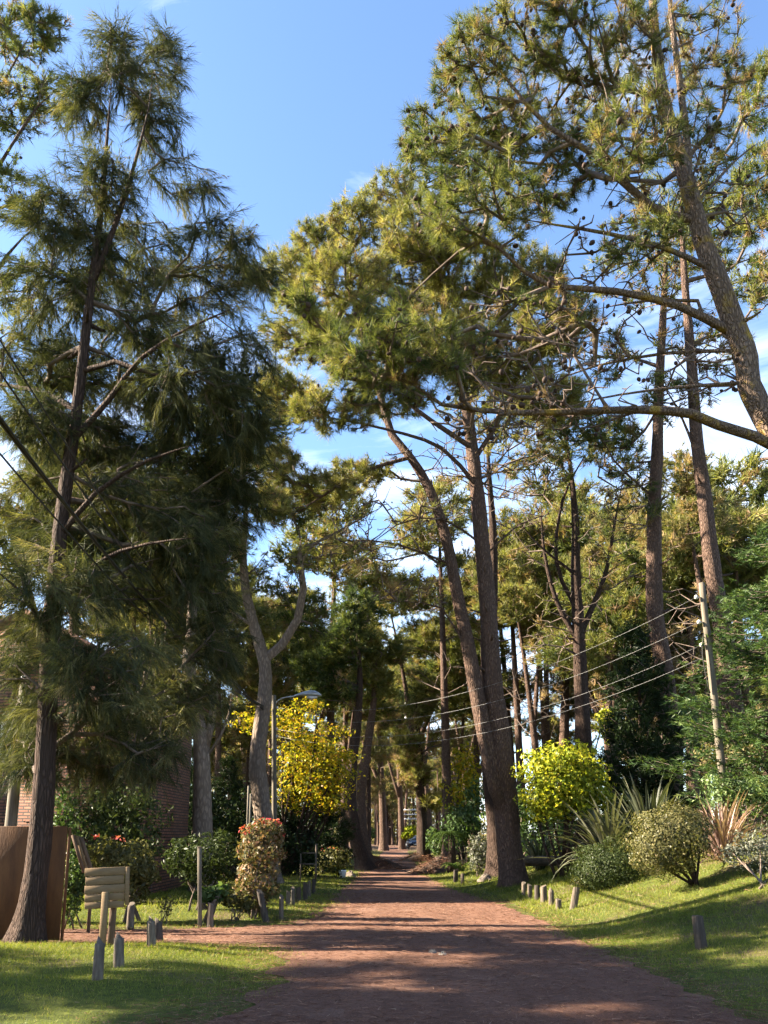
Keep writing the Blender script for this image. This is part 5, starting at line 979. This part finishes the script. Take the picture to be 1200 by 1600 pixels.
# needle heaps, log, rocks, small things
def heap(label, c, rx, ry, h, seed, mat='heap', name='needle_heap', cat='heap'):
    rng = np.random.default_rng(seed); n, m = 36, 12; V = [(0, 0, h * (1 + .05))]; F = []; ph = rng.uniform(0, 6.28, 6)
    for k in range(1, m + 1):
        f = k / m
        for i_ in range(n):
            a = 6.283 * i_ / n; q = 1 + .12 * math.sin(2 * a + ph[0]) + .08 * math.sin(3 * a + ph[1]) + .05 * math.sin(7 * a + ph[2]); z = h * (math.cos(f * math.pi) * .5 + .5) ** .8 * (1 + .12 * math.sin(a * 3 + f * 7 + ph[3])) + rng.normal(0, .018) - (.06 if k == m else 0); V.append((rx * f * q * math.cos(a), ry * f * q * math.sin(a), z))
    for i_ in range(n):
        j = (i_ + 1) % n; F.append((0, 1 + i_, 1 + j))
        for k in range(m - 1): F.append((1 + k * n + i_, 1 + (k + 1) * n + i_, 1 + (k + 1) * n + j, 1 + k * n + j))
    r = thing(name, label, cat, c); add('mound', mesh('mound', np.array(V), F, M[mat], smooth=True), r)
    if mat == 'heap':
        N_ = 2500; a = rng.uniform(0, 6.283, N_); f = np.sqrt(rng.uniform(0, 1, N_)); C = np.stack([rx * f * np.cos(a), ry * f * np.sin(a), h * (np.cos(f * math.pi) * .5 + .5) ** .8 + .01], 1)
        V, F, rr = needles(rng, C, nrm(rng.normal(size=(N_, 3)) * np.array([1, 1, .35])), rng.beta(2, 3, N_), 1, .3, .02, .1, 0); tag(add('loose_needles', mesh('loose_needles', V, F, M['litter'], np.clip(rr, 0, 1)), r), kind='stuff')
    return r
heap('dark needle heap on the right edge of the track', gnd(687, 38.), 1.35, 1.2, .62, 1); heap('dark needle heap on the left of the track before the crossed pines', gnd(594, 43.5), 1.35, 1.3, .42, 2); heap('small farther needle heap under the short pale-tufted pine', gnd(656, 56.), 1.3, 1.3, .5, 3); heap('low far needle heap at the left track edge', gnd(570, 60.), 1.2, 1.2, .3, 4)
lg = thing('fallen_log', 'dark log lying on the grass right of the two-stemmed pine', 'log', gnd(872, 27.)); mb = MB(); mb.tube(smooth_path([(-1.1, 0, .16), (0, .1, .17), (1.1, .05, .15)], .2), .15, 10); mb.build('trunk_piece', M['log'], lg, smooth=True); mb = MB(); mb.tube([(-1.0, 0, .2), (-1.2, -.1, .42)], [.05, .03], 6); mb.build('branch_stub', M['log'], lg)
heap('pale rocks at the foot of the pine behind the two-stemmed one', gnd(757, 29.), .3, .25, .2, 6, 'stone', 'rock', 'rock')
for q, (px, py) in enumerate(((676, 1490), (692, 1493))):
    heap(('left' if q == 0 else 'right') + ' of the two small pale stones lying in the middle of the track', G(px, py) + np.array([0, 0, .01]), .055, .05, .016, 60 + q, 'white_stone', 'stone', 'stone')
heap('flat rock on the track verge near the white frame', gnd(548, 35.), .3, .2, .22, 7, 'stone', 'rock', 'rock')
fr = thing('garden_sign', 'small white frame sign behind the left verge stakes', 'sign', gnd(484, 29.)); 
for c, s in (((.22, 0, .6), (.06, .05, 1.3)), ((-.28, 0, .45), (.04, .04, .95)), ((-.03, .0, .95), (.43, .04, .05)), ((-.03, .0, .6), (.43, .04, .05))): mb = MB(); mb.box(c, s); mb.build('rail' if s[0] > .1 else 'upright', M['stake'], fr)
for k, dx in enumerate((-.1, .08)):
    v = [(x + dx, y, z) for x, y, z in ()]
mb = MB(); mb.tube([(0, 0, 0), (0, 0, .25), (0, 0, .28)], [.11, .15, .155], 10); pt = thing('garden_pot', 'pale pot at the foot of the reddish-flecked shrub', 'pot', gnd(536, 34.)); mb.build('body', M['white_paint'], pt, smooth=True); mb = MB(); mb.tube([(0, 0, .255), (0, 0, .26)], [.13, .13], 10); mb.build('soil', M['heap'], pt)

# cars far down the track
def car(label, base, mat, heading):
    r = thing('parked_car', label, 'car', base); r.rotation_euler = (0, 0, heading)
    # hull stations along y (front = -y): (y, half width, z low, z high)
    st = [(-2.1, .70, .38, .62), (-2.0, .82, .28, .78), (-1.2, .88, .25, .92), (-.7, .89, .25, .98), (1.2, .89, .25, 1.02), (1.9, .85, .3, 1.0), (2.1, .75, .4, .85)]; V = []; F = []
    for y, w, a, b in st: V += [(-w * .92, y, a), (w * .92, y, a), (w, y, a + .18), (w, y, b - .12), (w * .86, y, b), (-w * .86, y, b), (-w, y, b - .12), (-w, y, a + .18)]
    for k in range(len(st) - 1):
        for i_ in range(8): j = (i_ + 1) % 8; F.append((k * 8 + i_, k * 8 + j, k * 8 + 8 + j, k * 8 + 8 + i_))
    F += [tuple(range(7, -1, -1)), tuple(range((len(st) - 1) * 8, len(st) * 8))]; add('body', mesh('body', np.array(V), F, M[mat], smooth=False), r)
    V = np.array([(-.78, -.85, .95), (.78, -.85, .95), (.80, 1.75, 1.0), (-.80, 1.75, 1.0), (-.62, -.1, 1.46), (.62, -.1, 1.46), (.62, 1.3, 1.46), (-.62, 1.3, 1.46)]); c = add('cabin', mesh('cabin', V, [(0, 1, 5, 4), (1, 2, 6, 5), (2, 3, 7, 6), (3, 0, 4, 7), (4, 5, 6, 7)], M[mat]), r)
    def pane(name, q, off):
        q = np.array([V[i_] for i_ in q]); ce = q.mean(0); add(name, mesh(name, np.vstack([ce + (q - ce) * .86 + np.array(off), ce + (q - ce) * .86 + np.array(off) * .2]), [(0, 1, 2, 3), (0, 4, 5, 1), (1, 5, 6, 2), (2, 6, 7, 3), (3, 7, 4, 0)], M['glass']), c)
    pane('windscreen', (0, 1, 5, 4), (0, -.012, .008)); pane('rear_window', (2, 3, 7, 6), (0, .012, .008)); pane('side_window', (1, 2, 6, 5), (.014, 0, .004)); pane('side_window', (3, 0, 4, 7), (-.014, 0, .004))
    for x in (-1, 1):
        for y in (-1.3, 1.3):
            mb = MB(); mb.tube([(x * .70, y, .32), (x * .91, y, .32)], .32, 14); wh = mb.build('wheel', M['tyre'], r, smooth=False); mb = MB(); mb.tube([(x * .89, y, .32), (x * .925, y, .32)], .19, 12); mb.build('rim', M['metal'], wh)
        mb = MB(); mb.box((x * .62, -2.06, .66), (.3, .06, .13), bev=.02); mb.build('headlight', M['lens'], r)
        mb = MB(); mb.box((x * 1.0, -.6, 1.02), (.16, .1, .12), bev=.02); mb.build('wing_mirror', M[mat], r)
    mb = MB(); mb.box((0, -2.1, .45), (.5, .02, .11)); mb.build('number_plate', M['white_paint'], r)
    return r
car('dark blue car parked facing the camera far down on the right', onground(P(647, 1318, 112.)[0], 112.), 'paint_blue', .05)
car('white car peeking out behind the crossed pines on the left', onground(P(560, 1318, 118.)[0], 118.), 'paint_white', .25)
